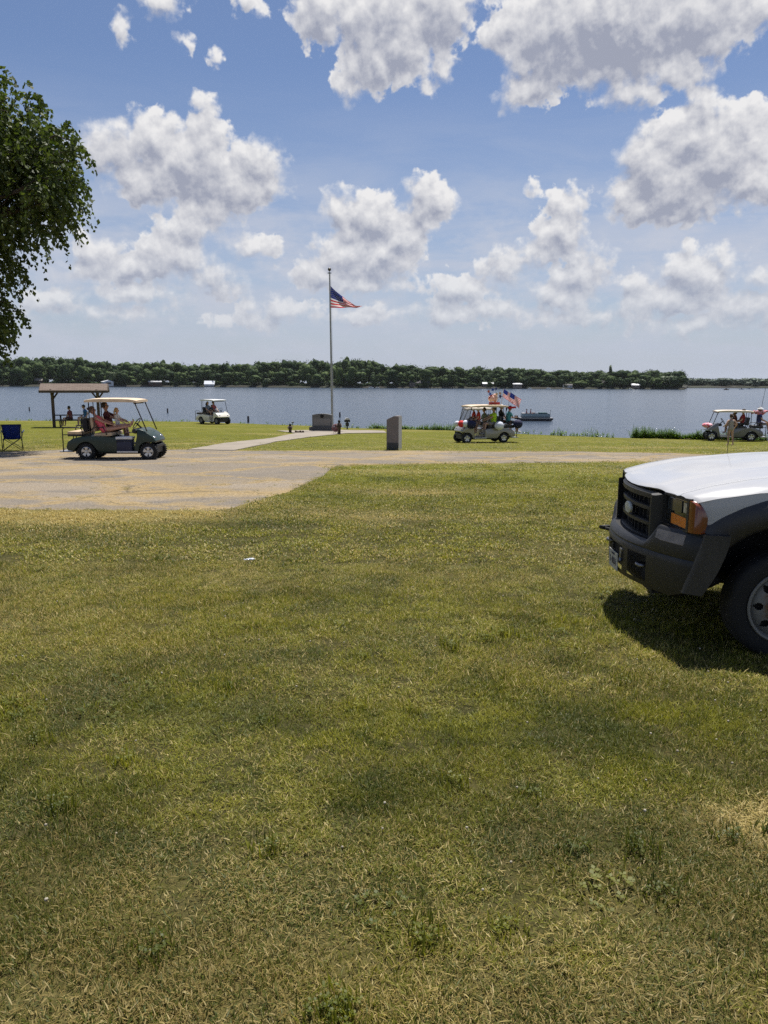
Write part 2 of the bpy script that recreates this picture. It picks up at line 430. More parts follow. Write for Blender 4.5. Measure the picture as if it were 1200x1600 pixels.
def build_pavement():
    xs = np.arange(-30, 34, .07); tt = np.linspace(0, 1, 46)
    Xg, Tg = np.meshgrid(xs, tt, indexing='ij')
    Yg = lot_near(Xg) * (1 - Tg) + lot_far(Xg) * Tg
    Z = G(Xg, Yg) + .004 + .022 * np.clip(np.minimum(Tg, 1 - Tg) * 40, 0, 1) - .012
    o = mesh_obj('parking_lot', np.stack([Xg, Yg, Z], -1).reshape(-1, 3), grid_faces(*Xg.shape), pave_mat(), smooth=True)
    tag(o, kind='structure')
    m = pmat('path_concrete', (.28, .24, .19), .9, 0, .10, .8, .3, 50)
    # footpath: fill the outline with a fine grid of triangles
    bm = bmesh.new(); vs = [bm.verts.new((p.x, p.y, 0)) for p in PATH]; f = bm.faces.new(vs)
    bmesh.ops.triangulate(bm, faces=bm.faces[:])
    for _ in range(4): bmesh.ops.subdivide_edges(bm, edges=bm.edges[:], cuts=1, use_grid_fill=True)
    for v in bm.verts: v.co.z = Gf(v.co.x, v.co.y) + .03
    bnd = [e for e in bm.edges if e.is_boundary]
    r = bmesh.ops.extrude_edge_only(bm, edges=bnd)
    for v in [g for g in r['geom'] if isinstance(g, bmesh.types.BMVert)]: v.co.z -= .08
    me = bpy.data.meshes.new('footpath'); bm.to_mesh(me); bm.free(); me.materials.append(m)
    o = bpy.data.objects.new('footpath', me); COL.objects.link(o); tag(o, kind='structure')
build_pavement()

def build_water():
    m = bpy.data.materials.new('lake_water'); m.use_nodes = True; T = NT(m.node_tree); b = T.n['Principled BSDF']
    pos = T.new('ShaderNodeNewGeometry').outputs['Position']
    p1 = T.new('ShaderNodeMapping', {0: pos, 2: (0, 0, rad(18)), 3: (.55, 1.0, 1)}).outputs[0]
    big = T.noise(T.new('ShaderNodeMapping', {0: pos, 3: (.012, .05, 1)}).outputs[0], 1.0, 5, .6)
    w1 = T.noise(p1, 1.1, 6, .62); w2 = T.noise(p1, .22, 3, .5)
    h = T.math('MULTIPLY_ADD', w2, 1.6, w1)
    st = T.math('MULTIPLY_ADD', T.step(big, .35, .65), .35, .5)
    bn = T.new('ShaderNodeBump', {'Height': h, 'Strength': st, 'Distance': .34})
    T.l.new(bn.outputs[0], b.inputs['Normal'])
    T.l.new(T.mix(T.step(big, .3, .7), (.040, .062, .095), (.065, .088, .125)), b.inputs['Base Color'])
    b.inputs['Roughness'].default_value = .16; b.inputs['IOR'].default_value = 1.333
    xs = np.array([-4000, -1500, -500, -200, -80, 0, 80, 200, 500, 1500, 4000.]); ys = np.array([34, 60, 100, 160, 260, 400, 600, 900, 1500, 2600, 5000.])
    X, Y = np.meshgrid(xs, ys, indexing='ij')
    o = mesh_obj('lake', np.stack([X, Y, X * 0 + WATER], -1).reshape(-1, 3), grid_faces(*X.shape), m)
    tag(o, kind='structure')
build_water()
def on_water(px, py):
    r = ray(px, py); t = (WATER - 1.7) / r.z; return Vector((r.x * t, r.y * t, WATER))

#@@PART2
# ------------------------------------------------------------------ shape helpers
def nb(): return bmesh.new()
def fin(name, bm, mat, parent=None, smooth=False, auto=None, sub=0):
    bmesh.ops.recalc_face_normals(bm, faces=bm.faces[:])
    me = bpy.data.meshes.new(name); bm.to_mesh(me); bm.free()
    for m in (mat if isinstance(mat, (list, tuple)) else [mat]): me.materials.append(m)
    o = bpy.data.objects.new(name, me); COL.objects.link(o)
    if parent: o.parent = parent
    if smooth:
        me.polygons.foreach_set('use_smooth', np.ones(len(me.polygons), bool))
        if auto is not None: me.set_sharp_from_angle(angle=rad(auto))
    if sub:
        md = o.modifiers.new('sub', 'SUBSURF'); md.levels = md.render_levels = sub
    return o
def empty(name, loc, rz=0, label=None, cat=None, group=None):
    o = bpy.data.objects.new(name, None); COL.objects.link(o); o.empty_display_size = .1
    o.location = loc; o.rotation_euler = (0, 0, rz); tag(o, label, cat, group); return o
def box(bm, c, s, rot=None, bev=0, mi=0):
    r = bmesh.ops.create_cube(bm, size=1.0)
    M = Matrix.Translation(c) @ (Euler(rot).to_matrix().to_4x4() if rot else Matrix()) @ Matrix.Diagonal((*s, 1))
    bmesh.ops.transform(bm, matrix=M, verts=r['verts'])
    fs = set(f for v in r['verts'] for f in v.link_faces)
    for f in fs: f.material_index = mi
    if bev:
        es = list({e for v in r['verts'] for e in v.link_edges})
        q = bmesh.ops.bevel(bm, geom=es, offset=bev, segments=2, affect='EDGES', profile=.6)
        for f in q['faces']: f.material_index = mi
def frame_from(d):
    d = Vector(d).normalized(); u = Vector((0, 0, 1)) if abs(d.z) < .95 else Vector((1, 0, 0))
    a = d.cross(u).normalized(); b = d.cross(a).normalized(); return a, b
def tube(bm, pts, r, seg=8, caps=True, mi=0):
    pts = [Vector(p) for p in pts]; n = len(pts); rs = r if isinstance(r, (list, tuple)) else [r] * n
    rings = []
    for i, p in enumerate(pts):
        d = (pts[min(i + 1, n - 1)] - pts[max(i - 1, 0)])
        a, b = frame_from(d)
        if rings and a.dot(pa) < 0: a = -a; b = -b
        pa = a
        rings.append([bm.verts.new(p + (a * math.cos(t) + b * math.sin(t)) * rs[i]) for t in [2 * math.pi * k / seg for k in range(seg)]])
    for i in range(n - 1):
        for k in range(seg):
            f = bm.faces.new((rings[i][k], rings[i][(k + 1) % seg], rings[i + 1][(k + 1) % seg], rings[i + 1][k])); f.material_index = mi
    if caps:
        for q in (rings[0], rings[-1]):
            f = bm.faces.new(q); f.material_index = mi
def lathe(bm, prof, axis='Z', seg=24, c=(0, 0, 0), mi=0, caps=True):
    """prof: list of (radius, height along the axis)"""
    rings = []
    for (r, h) in prof:
        ring = []
        for k in range(seg):
            t = 2 * math.pi * k / seg; a, b = r * math.cos(t), r * math.sin(t)
            p = {'Z': (a, b, h), 'Y': (a, h, b), 'X': (h, a, b)}[axis]
            ring.append(bm.verts.new(Vector(p) + Vector(c)))
        rings.append(ring)
    for i in range(len(rings) - 1):
        for k in range(seg):
            f = bm.faces.new((rings[i][k], rings[i][(k + 1) % seg], rings[i + 1][(k + 1) % seg], rings[i + 1][k])); f.material_index = mi
    for q, pr in ((rings[0], prof[0]), (rings[-1], prof[-1])):
        if caps and pr[0] > 1e-4:
            f = bm.faces.new(q); f.material_index = mi
def ball(bm, c, r, sub=2, mi=0):
    q = bmesh.ops.create_icosphere(bm, subdivisions=sub, radius=1.0)
    s = r if isinstance(r, (tuple, list)) else (r, r, r)
    bmesh.ops.transform(bm, matrix=Matrix.Translation(c) @ Matrix.Diagonal((*s, 1)), verts=q['verts'])
    for f in {f for v in q['verts'] for f in v.link_faces}: f.material_index = mi
    return q['verts']
def prism(bm, prof, y0, y1, bev=0, mi=0):
    """closed outline of (x, z) points extruded across y"""
    a = [bm.verts.new((x, y0, z)) for x, z in prof]; b = [bm.verts.new((x, y1, z)) for x, z in prof]; n = len(prof)
    fs = []
    for i in range(n): fs.append(bm.faces.new((a[i], a[(i + 1) % n], b[(i + 1) % n], b[i])))
    fa = bm.faces.new(a); fb = bm.faces.new(b[::-1]); fs += [fa, fb]
    for f in fs: f.material_index = mi
    if bev:
        es = list(set(fa.edges) | set(fb.edges))
        q = bmesh.ops.bevel(bm, geom=es, offset=bev, segments=2, affect='EDGES', profile=.6)
        for f in q['faces']: f.material_index = mi
def plate3(bm, pts, d, mi=0):
    """flat outline of 3-D points given a thickness vector d"""
    a = [bm.verts.new(p) for p in pts]; b = [bm.verts.new(Vector(p) + Vector(d)) for p in pts]; n = len(a)
    fs = [bm.faces.new(a), bm.faces.new(b[::-1])] + [bm.faces.new((a[i], a[(i + 1) % n], b[(i + 1) % n], b[i])) for i in range(n)]
    for f in fs: f.material_index = mi
def copy_tree(o, parent=None):
    c = o.copy(); COL.objects.link(c); c.parent = parent
    for ch in o.children: copy_tree(ch, c)
    return c

M_black = pmat('black_plastic', (.018, .018, .019), .5)
M_rubber = pmat('tyre_rubber', (.013, .013, .013), .85, bump=.4, bscale=40)
M_metal = pmat('black_tube', (.02, .02, .022), .35)
M_alloy = pmat('alloy', (.62, .62, .62), .3, .7)
M_steel = pmat('galvanised_steel', (.42, .43, .44), .4, .8)
M_chrome = pmat('chrome', (.75, .75, .76), .12, 1.)
M_tan = pmat('tan_vinyl', (.56, .42, .27), .6)
M_white = pmat('white_paint', (.78, .78, .76), .35)
M_glass = glassmat()

# ------------------------------------------------------------------ people
def skin_mesh(verts, edges, radii, root=0, sub=1):
    me = bpy.data.meshes.new('tmp'); me.from_pydata([tuple(v) for v in verts], edges, [])
    o = bpy.data.objects.new('tmp', me); COL.objects.link(o)
    o.modifiers.new('s', 'SKIN')
    sv = me.skin_vertices[0].data
    for i, r in enumerate(radii):
        sv[i].radius = r if isinstance(r, tuple) else (r, r)
        sv[i].use_root = (i == root)
    if sub:
        m = o.modifiers.new('u', 'SUBSURF'); m.levels = m.render_levels = sub
    dg = bpy.context.evaluated_depsgraph_get(); dg.update()
    out = bpy.data.meshes.new_from_object(o.evaluated_get(dg))
    bpy.data.objects.remove(o); bpy.data.meshes.remove(me)
    return out
def ik(a, b, l1, l2, pole):
    a = Vector(a); b = Vector(b); d = b - a; L = min(d.length, (l1 + l2) * .995); dn = d.normalized(); b = a + dn * L
    x = (l1 * l1 - l2 * l2 + L * L) / (2 * L); h = math.sqrt(max(l1 * l1 - x * x, 0))
    p = Vector(pole); p = (p - dn * p.dot(dn)).normalized()
    return a + dn * x + p * h, b
def person(label, loc, rz, pose, skin=(.50, .30, .21), shirt=None, sleeves='short', bottoms=None, legs='short', hair=(.03, .02, .015),
           hairlen='short', hat=None, glasses=False, s=1.0, group=None, shoes=None, suit=None, backpack=None, cat='person'):
    """pose: hip height, lean, knees, ankles, hands, head yaw/pitch in the figure's own frame (x forward, y left)"""
    V = []; Ed = []; R = []
    def av(p, r, par=None):
        V.append(Vector(p)); R.append(r)
        if par is not None: Ed.append((par, len(V) - 1))
        return len(V) - 1
    hz = pose.get('hip', .10); ln = pose.get('lean', 0); tw = pose.get('side', 0)
    def tors(h, fx=0, y=0):   # a point up the trunk
        return Vector((math.sin(ln) * h + fx * math.cos(ln), y + math.sin(tw) * h, hz + math.cos(ln) * h - fx * math.sin(ln)))
    w = pose.get('w', 1.0)
    pel = av((0, 0, hz), (.125 * w, .105 * w)); wai = av(tors(.16), (.115 * w, .092 * w), pel); che = av(tors(.34), (.135 * w, .105 * w), wai)
    nk0 = av(tors(.485), .062, che); nk1 = av(tors(.55, .01), .052, nk0); hd0 = av(tors(.60, .02), .05, nk1)
    J = {}
    for sg, nm in ((1, 'L'), (-1, 'R')):
        hip = av((.0, sg * .095, hz - .02), .088 * w, pel)
        kn = pose['knee' + nm]; an = pose['ankle' + nm]
        mid = Vector((0, sg * .095, hz - .02)).lerp(Vector(kn), .5)
        m_ = av(mid, .074 * w, hip); k_ = av(kn, .054, m_); cm = Vector(kn).lerp(Vector(an), .35)
        c_ = av(cm, .052, k_); a_ = av(an, .034, c_)
        fd = Vector(pose.get('toe' + nm, (.16, sg * .03, -.06))); he = av(Vector(an) + Vector((-.02, 0, -.045)), .034, a_)
        f1 = av(Vector(an) + fd * .6 + Vector((0, 0, -.02)), (.042, .026), he); f2 = av(Vector(an) + fd, (.036, .018), f1)
        sh = av(tors(.455, 0, sg * .165 * w), .056, che)
        el, wr = ik(V[sh], pose['hand' + nm], .27, .25, pose.get('pole' + nm, (-.5, sg * .6, -.6)))
        um = av(V[sh].lerp(el, .5), .047, sh); e_ = av(el, .038, um); fm = av(el.lerp(wr, .35), .037, e_); w_ = av(wr, .025, fm)
        hd = (wr - el).normalized(); curl = Vector((0, 0, -1)) if abs(hd.z) < .8 else Vector((1, 0, 0))
        sd = hd.cross(curl).normalized(); p_ = av(wr + hd * .05, (.036, .018), w_)
        for q, ln_ in zip((-1.5, -.5, .5, 1.5), (.062, .07, .066, .052)):
            b0 = av(wr + hd * .085 + sd * q * .019, .0095, p_); b1 = av(wr + hd * (.085 + ln_ * .55) + sd * q * .021 + curl * .012, .0088, b0)
            av(wr + hd * (.085 + ln_ * .85) + sd * q * .021 + curl * .036, .0078, b1)
        t0 = av(wr + hd * .045 - sd * sg * .038 + curl * .01, .011, p_); av(wr + hd * .085 - sd * sg * .055 + curl * .022, .009, t0)
        J[nm] = dict(hip=hip, mid=m_, knee=k_, calf=c_, ankle=a_, heel=he, f1=f1, f2=f2, sh=sh, um=um, el=e_, fm=fm, wr=w_)
    me = skin_mesh(V, Ed, R, pel, 1)
    src = me.copy()
    ms = pmat('skin_%.2f_%.2f' % (skin[0], skin[1]), skin, .55, 0, .06, 9)
    bm = nb(); bm.from_mesh(me); bpy.data.meshes.remove(me)
    # head with face
    hc = tors(.682, .03); yw = pose.get('yaw', 0); pt = pose.get('pitch', 0)
    HM = Matrix.Translation(hc) @ Matrix.Rotation(yw, 4, 'Z') @ Matrix.Rotation(pt + ln * .3, 4, 'Y')
    k0 = len(bm.verts)
    hv = ball(bm, (0, 0, 0), (.092, .074, .118), 3)
    for v in hv:
        if v.co.z < -.03: v.co.y *= 1 + (v.co.z + .03) * 3.2; v.co.x += (-.03 - v.co.z) * .18
        if v.co.x > .06 and abs(v.co.z - .012) < .03 and abs(abs(v.co.y) - .03) < .02: v.co.x -= .008
    ball(bm, (.094, 0, -.016), (.018, .012, .022), 2)
    for sg in (-1, 1):
        ball(bm, (-.004, sg * .074, -.008), (.018, .009, .03), 2)
        ball(bm, (.08, sg * .029, .014), (.010, .013, .008), 2, 1)
    ball(bm, (.083, 0, -.052), (.010, .022, .007), 2, 2)
    bm.verts.ensure_lookup_table(); hv = bm.verts[k0:]
    bmesh.ops.transform(bm, matrix=HM, verts=hv)
    body = fin('person', bm, [ms, pmat('eye_dark', (.03, .025, .02), .3), pmat('lips', (.35, .12, .10), .5)], None, True)
    tag(body, label, cat, group); body.location = loc; body.rotation_euler = (0, 0, rz); body.scale = (s, s, s)
    bv = np.array([v.co[:] for v in src.vertices]); Va = np.array([v[:] for v in V])
    near = None; best = np.full(len(bv), 1e9); lab = np.zeros(len(bv), int)
    for k, (a, b) in enumerate(Ed):
        ab = Va[b] - Va[a]; t = np.clip(((bv - Va[a]) @ ab) / (ab @ ab + 1e-9), 0, 1); rr = R[b] if not isinstance(R[b], tuple) else max(R[b])
        d = np.linalg.norm(bv - (Va[a] + t[:, None] * ab), axis=1) / (rr + .02)
        mk = d < best; best[mk] = d[mk]; lab[mk] = k
    def cloth(name, idx, grow, col, rough=.85):
        keep = {k for k, (a, b) in enumerate(Ed) if a in idx and b in idx}
        b = nb(); b.from_mesh(src); b.verts.ensure_lookup_table()
        bmesh.ops.delete(b, geom=[f for f in b.faces if sum(lab[v.index] in keep for v in f.verts) * 2 < len(f.verts)], context='FACES')
        b.normal_update()
        nrm = {v: v.normal.copy() for v in b.verts}
        for v in b.verts: v.co += nrm[v] * (grow + random.uniform(-.003, .003))
        bnd = [e for e in b.edges if e.is_boundary]; r = bmesh.ops.extrude_edge_only(b, edges=bnd)
        b.normal_update()
        for v in [g for g in r['geom'] if isinstance(g, bmesh.types.BMVert)]:
            o_ = [e.other_vert(v) for e in v.link_edges if e.other_vert(v) in nrm]
            if o_: v.co -= nrm[o_[0]] * grow * 1.1
        return fin(name, b, pmat('cloth_%.2f_%.2f_%.2f' % col, col, rough, 0, .14, 14, .4, 60), body, True)
    if shirt:
        ix = [pel, wai, che, nk0]
        for nm in 'LR':
            j = J[nm]; ix += [j['sh']] + ([j['um']] if sleeves != 'none' else []) + ([j['el'], j['fm'], j['wr']] if sleeves == 'long' else [])
        cloth('shirt', ix, .012, shirt)
    if bottoms:
        ix = [pel]
        for nm in 'LR':
            j = J[nm]; ix += [j['hip'], j['mid']] + ([j['knee'], j['calf'], j['ankle']] if legs == 'long' else [])
        cloth('trousers' if legs == 'long' else 'shorts', ix, .014, bottoms)
    if suit: cloth('swimsuit', [pel, wai, che] + [J['L']['hip'], J['R']['hip']], .010, suit, .6)
    if shoes:
        for nm in 'LR':
            b = nb(); j = J[nm]; tube(b, [V[j['heel']] + Vector((-.03, 0, .005)), V[j['heel']], V[j['f1']], V[j['f2']] + (V[j['f2']] - V[j['f1']]) * .3], [.03, .044, .046, .03], 10)
            fin('shoe', b, pmat('shoe_%.2f' % shoes[0], shoes, .7), body, True)
    # hair
    b = nb(); q = ball(b, (-.012, 0, .018), (.104, .086, .118), 3)
    bmesh.ops.delete(b, geom=[v for v in b.verts if (v.co.x > .035 and v.co.z < .062) or (v.co.z < (-.075 if hairlen != 'short' else -.05))], context='VERTS')
    bmesh.ops.solidify(b, geom=b.faces[:], thickness=.012)
    if hairlen == 'long':
        for q in range(9):
            y = (q - 4) * .017
            tube(b, [(-.05, y, .05), (-.105, y * 1.15, -.03), (-.115, y * 1.4, -.13), (-.085 + random.uniform(-.02, .02), y * 1.5, -.25)], [.03, .034, .028, .010], 7)
    if hairlen == 'bun': ball(b, (-.12, 0, .055), .045, 2)
    if hairlen == 'tail': tube(b, [(-.09, 0, .05), (-.16, 0, .03), (-.17, 0, -.07), (-.14, 0, -.17)], [.022, .034, .03, .008], 8)
    for v in b.verts: v.co += v.co.normalized() * random.uniform(-.004, .006)
    bmesh.ops.transform(b, matrix=HM, verts=b.verts[:])
    fin('hair', b, pmat('hair_%.2f_%.2f' % (hair[0], hair[1]), hair, .6, 0, .2, 40), body, True)
    if hat:
        b = nb(); q = ball(b, (-.005, 0, .035), (.108, .092, .098), 3)
        bmesh.ops.delete(b, geom=[v for v in b.verts if v.co.z < .045], context='VERTS')
        bmesh.ops.solidify(b, geom=b.faces[:], thickness=.008)
        if hat[0] == 'cap': plate3(b, [(.07, -.07, .048), (.13, -.06, .04), (.175, 0, .036), (.13, .06, .04), (.07, .07, .048)], (0, 0, .01))
        else: lathe(b, [(.10, .042), (.165, .028), (.165, .036), (.10, .055)], 'Z', 20)
        bmesh.ops.transform(b, matrix=HM, verts=b.verts[:])
        fin('cap' if hat[0] == 'cap' else 'sun_hat', b, pmat('hat_%.2f_%.2f' % (hat[1][0], hat[1][2]), hat[1], .8), body, True, 40)
    if glasses:
        b = nb()
        for sg in (-1, 1):
            box(b, (.094, sg * .031, .014), (.010, .046, .030), bev=.004); box(b, (.045, sg * .079, .020), (.10, .005, .007))
        box(b, (.098, 0, .020), (.008, .02, .006)); bmesh.ops.transform(b, matrix=HM, verts=b.verts[:])
        fin('sunglasses', b, pmat('dark_lens', (.008, .008, .008), .1), body)
    return body
def sit(knee=.44, drop=.43, handL=(.30, .16, .22), handR=(.30, -.16, .22), spread=.11, **k):
    d = dict(hip=.10, lean=rad(-14), kneeL=(knee, spread, .13), kneeR=(knee, -spread, .13), ankleL=(knee + .06, spread, .13 - drop), ankleR=(knee + .04, -spread, .13 - drop), handL=handL, handR=handR)
    d.update(k); return d

# ------------------------------------------------------------------ golf carts
def cart_wheel(parent, x, y, r, w, knob=False, spokes=5, rimc=None):
    bm = nb(); lathe(bm, [(r * .2, -w * .3), (r * .5, -w * .3), (r * .5, w * .3), (r * .2, w * .3)], 'Y', 16)
    hub = fin('wheel', bm, M_black, parent); hub.location = (x, y, r)
    bm = nb(); h = w / 2
    lathe(bm, [(r * .56, -h * .8), (r * .62, -h), (r * .86, -h), (r * .97, -h * .8), (r, -h * .45), (r, h * .45), (r * .97, h * .8), (r * .86, h), (r * .62, h), (r * .56, h * .8)], 'Y', 36)
    if knob:
        for k in range(24):
            t = 2 * math.pi * k / 24
            for sg in (-1, 1):
                tt = t + (0 if sg > 0 else math.pi / 24)
                box(bm, (math.cos(tt) * r * .985, sg * h * .55, math.sin(tt) * r * .985), (.035, h * .8, .032), (0, -tt, 0))
    fin('tyre', bm, M_rubber, hub, True, 35)
    sy = 1 if y > 0 else -1; bm = nb(); f = sy * h
    lathe(bm, [(r * .57, -f * .3), (r * .60, f * .92), (r * .54, f * .98), (r * .50, f * .75)], 'Y', 32)
    for k in range(spokes):
        t = 2 * math.pi * k / spokes + .3; c, s_ = math.cos(t), math.sin(t); n = Vector((-s_, 0, c))
        p0 = Vector((c * r * .16, f * .72, s_ * r * .16)); p1 = Vector((c * r * .53, f * .80, s_ * r * .53))
        plate3(bm, [p0 - n * .026, p1 - n * .046, p1 + n * .046, p0 + n * .026], (0, f * .14, 0))
    lathe(bm, [(.0, f * .98), (r * .15, f * .95), (r * .2, f * .8), (r * .2, f * .5)], 'Y', 16)
    fin('rim', bm, rimc or M_alloy, hub, True, 30)
    return hub

def golf_cart(label, loc, rz, paint, roofc, wb=1.68, R=.23, roofz=1.60, rear='seat', screen=False, group=None, seatc=None, knob=False, tilt=0, rimc=None, cat='golf cart', roofx=(.04, 1.42)):
    root = empty('golf_cart', loc, rz, label, cat, group); root.rotation_euler = (0, tilt, rz)
    seatc = seatc or M_tan; W = .56
    arch = lambda cx, rr, a0, a1, n=9: [(cx + rr * math.cos(rad(a0 + (a1 - a0) * i / n)), R + rr * math.sin(rad(a0 + (a1 - a0) * i / n))) for i in range(n + 1)]
    # rear body with wheel arches
    ra = R + .07
    prof = [(.92, .22), (.92, .60), (.80, .64), (.50, .66), (.15, .67), (-.12, .655), (-.36, .60), (-.50, .50), (-.54, .36), (-.50, .27), (-.34, .26)] + arch(0, ra, 170, 5) + [(.40, .22)]
    bm = nb(); prism(bm, prof, -W, W, .025); fin('rear_body', bm, paint, root, True, 40)
    bm = nb(); box(bm, (.02, 0, .30), (.75, .72, .28)); box(bm, (wb, 0, .27), (.36, .70, .16)); box(bm, (.8, 0, .19), (1.9, .5, .07)); fin('chassis', bm, M_black, root)
    bm = nb(); box(bm, (1.12, 0, .225), (.62, 1.08, .035), bev=.008); fin('floor_mat', bm, M_black, root)
    for sg in (-1, 1):
        bm = nb(); box(bm, (1.14, sg * .565, .235), (.58, .035, .05), bev=.01); fin('sill_trim', bm, M_alloy, root)
    # nose
    fa = R + .08
    prof = [(wb - .42, .21), (wb - .28, .21), (wb - .23, .36)] + arch(wb, fa, 160, 58, 7) + [(wb + .20, .49), (wb + .215, .54), (wb + .15, .63), (wb + .02, .74), (wb - .12, .82), (wb - .24, .865), (wb - .30, .84), (wb - .26, .66), (wb - .35, .44)]
    bm = nb(); prism(bm, prof, -W + .01, W - .01, .03)
    for v in bm.verts:
        k = max(0, min(1, (v.co.x - (wb - .1)) / .5)); v.co.y *= 1 - .16 * k * k
        v.co.z += .035 * (1 - (v.co.y / W) ** 2) * (v.co.z > .55)
    fin('front_cowl', bm, paint, root, True, 40)
    bm = nb(); box(bm, (wb + .18, 0, .38), (.06, .74, .09), bev=.02); fin('front_bumper', bm, M_black, root, True, 40)
    for sg in (-1, 1):
        bm = nb(); ball(bm, (wb + .11, sg * .36, .63), (.08, .085, .04), 2); fin('headlight', bm, M_chrome, root, True)
    bm = nb(); box(bm, (wb - .38, 0, .80), (.12, 1.0, .11), (0, .3, 0), .02); fin('dashboard', bm, M_black, root, True, 40)
    bm = nb(); box(bm, (-.52, 0, .33), (.06, .9, .10), bev=.02); fin('rear_bumper', bm, M_black, root)
    # seats
    for nm, c, s_, rt in (('seat_cushion', (.47, 0, .705), (.50, 1.02, .10), (0, -.05, 0)), ('seat_back', (.17, 0, .98), (.09, .98, .40), (0, -.20, 0))):
        bm = nb(); box(bm, c, s_, rt, .035); fin(nm, bm, seatc, root, True, 40)
    for sg in (-1, 1):
        bm = nb(); tube(bm, [(.20, sg * .53, .72), (.22, sg * .55, .86), (.30, sg * .55, .92), (.50, sg * .55, .90), (.56, sg * .54, .80), (.58, sg * .53, .70)], .014); fin('armrest', bm, M_metal, root, True)
    # canopy
    x0, x1 = roofx; bm = nb(); nx, ny = 14, 12; g = {}
    xa, xb = x0 - .08, x1 + .06; xc = (xa + xb) / 2; hx = (xb - xa) / 2
    for lay in (0, 1):
        for i in range(nx + 1):
            for j in range(ny + 1):
                u = i / nx * 2 - 1; v = j / ny * 2 - 1
                cr = 1 - .035 * (abs(u * v) ** 6)
                ed = max(abs(u), abs(v)); dome = (1 - u ** 4) * .045 + (1 - v ** 2) * .02
                z = roofz + (.045 + dome if lay == 0 else -.01 + dome * .25)
                g[lay, i, j] = bm.verts.new((xc + hx * u * cr, .60 * v * cr, z))
    for lay in (0, 1):
        for i in range(nx):
            for j in range(ny):
                q = (g[lay, i, j], g[lay, i + 1, j], g[lay, i + 1, j + 1], g[lay, i, j + 1]); bm.faces.new(q if lay == 0 else q[::-1])
    rim = [(i, 0) for i in range(nx)] + [(nx, j) for j in range(ny)] + [(i, ny) for i in range(nx, 0, -1)] + [(0, j) for j in range(ny, 0, -1)]
    for k in range(len(rim)):
        a, b_ = rim[k], rim[(k + 1) % len(rim)]; bm.faces.new((g[0, a[0], a[1]], g[1, a[0], a[1]], g[1, b_[0], b_[1]], g[0, b_[0], b_[1]]))
    fin('canopy', bm, roofc, root, True, 50)
    for sg in (-1, 1):
        bm = nb(); tube(bm, [(x1 - .03, sg * .50, roofz), (wb - .02, sg * .50, .80)], .017); fin('canopy_strut', bm, M_metal, root, True)
        bm = nb(); tube(bm, [(x0 + .04, sg * .50, roofz), (x0 + .04, sg * .50, .62)], .015); fin('canopy_strut', bm, M_metal, root, True)
        bm = nb(); tube(bm, [(x0 + .16, sg * .49, roofz), (x0 + .17, sg * .49, .95), (.13, sg * .49, .80)], .012); fin('canopy_strut', bm, M_metal, root, True)
    bm = nb()
    if screen:
        plate3(bm, [(x1 - .02, -.47, roofz - .02), (x1 - .02, .47, roofz - .02), (wb - .01, .47, .84), (wb - .01, -.47, .84)], (.006, 0, 0))
        fin('windscreen', bm, M_glass, root)
    else:
        box(bm, (x1 - .06, 0, roofz - .02), (.08, .80, .06), bev=.02); fin('canopy_bracket', bm, M_black, root)
    bm = nb()
    n = 20; cx, cy, cz = wb - .52, .27, .98
    pts = [(cx - math.sin(.9) * 0 + .17 * math.cos(t) * .55, cy + .17 * math.sin(t), cz + .17 * math.cos(t) * .83) for t in [2 * math.pi * k / n for k in range(n + 1)]]
    tube(bm, pts, .013, 6); tube(bm, [(cx, cy - .16, cz), (cx, cy + .16, cz)], .012, 6); tube(bm, [(cx, cy, cz), (wb - .32, cy, .78)], .022, 8)
    fin('steering_wheel', bm, M_black, root, True)
    if rear == 'seat':
        bm = nb(); box(bm, (-.30, 0, .745), (.44, .98, .09), bev=.035); fin('rear_seat_cushion', bm, seatc, root, True, 40)
        bm = nb(); box(bm, (-.30, 0, .68), (.42, .94, .05)); fin('rear_seat_base', bm, M_black, root)
        bm = nb()
        for sg in (-1, 1):
            tube(bm, [(-.10, sg * .46, .66), (-.10, sg * .50, .84), (-.16, sg * .50, .90), (-.58, sg * .50, .90), (-.64, sg * .50, .85), (-.64, sg * .50, .23)], .016)
            tube(bm, [(-.64, sg * .50, .70), (-.1, sg * .48, .70)], .014); tube(bm, [(-.38, sg * .40, .70), (-.38, sg * .40, .25)], .014)
        tube(bm, [(-.64, -.5, .30), (-.64, .5, .30)], .014); fin('grab_bar', bm, M_metal, root, True)
        bm = nb(); box(bm, (-.60, 0, .225), (.36, .86, .03), bev=.006); fin('footplate', bm, M_steel, root)
    for wx, wy in ((0, .45), (0, -.45), (wb, .46), (wb, -.46)):
        cart_wheel(root, wx, wy, R, .20, knob, rimc=rimc)
    return root
def onto(root, p):
    return root.matrix_basis @ Vector(p)

# ------------------------------------------------------------------ green cart in the foreground of the car park
YELL = pmat('cream_canopy', (.80, .62, .42), .45)
p = ground_at(135.5, 718.5); q = ground_at(233, 718.5)
ang = math.atan2(q.y - p.y, q.x - p.x) - rad(2); fwd = Vector((math.cos(ang), math.sin(ang), 0)); lft = Vector((-fwd.y, fwd.x, 0))
org = p + lft * .55; org.z = Gf(org.x, org.y) + .012
wb1 = (q - p).length
cartA = golf_cart('dark green golf cart with cream canopy parked on the gravel, cooler on its side step', org, ang, pmat('dark_green_paint', (.008, .028, .019), .42, 0, .1, 3, coat=.12), YELL,
                  wb=wb1, roofx=(.08, 1.41), R=.235, roofz=1.60, knob=True)
A = lambda x, y, z: onto(cartA, (x, y, z))
bm = nb(); box(bm, (0, 0, .17), (.42, .30, .34), bev=.03); ck = fin('cooler', bm, pmat('navy_plastic', (.012, .018, .055), .45), None, True, 40)
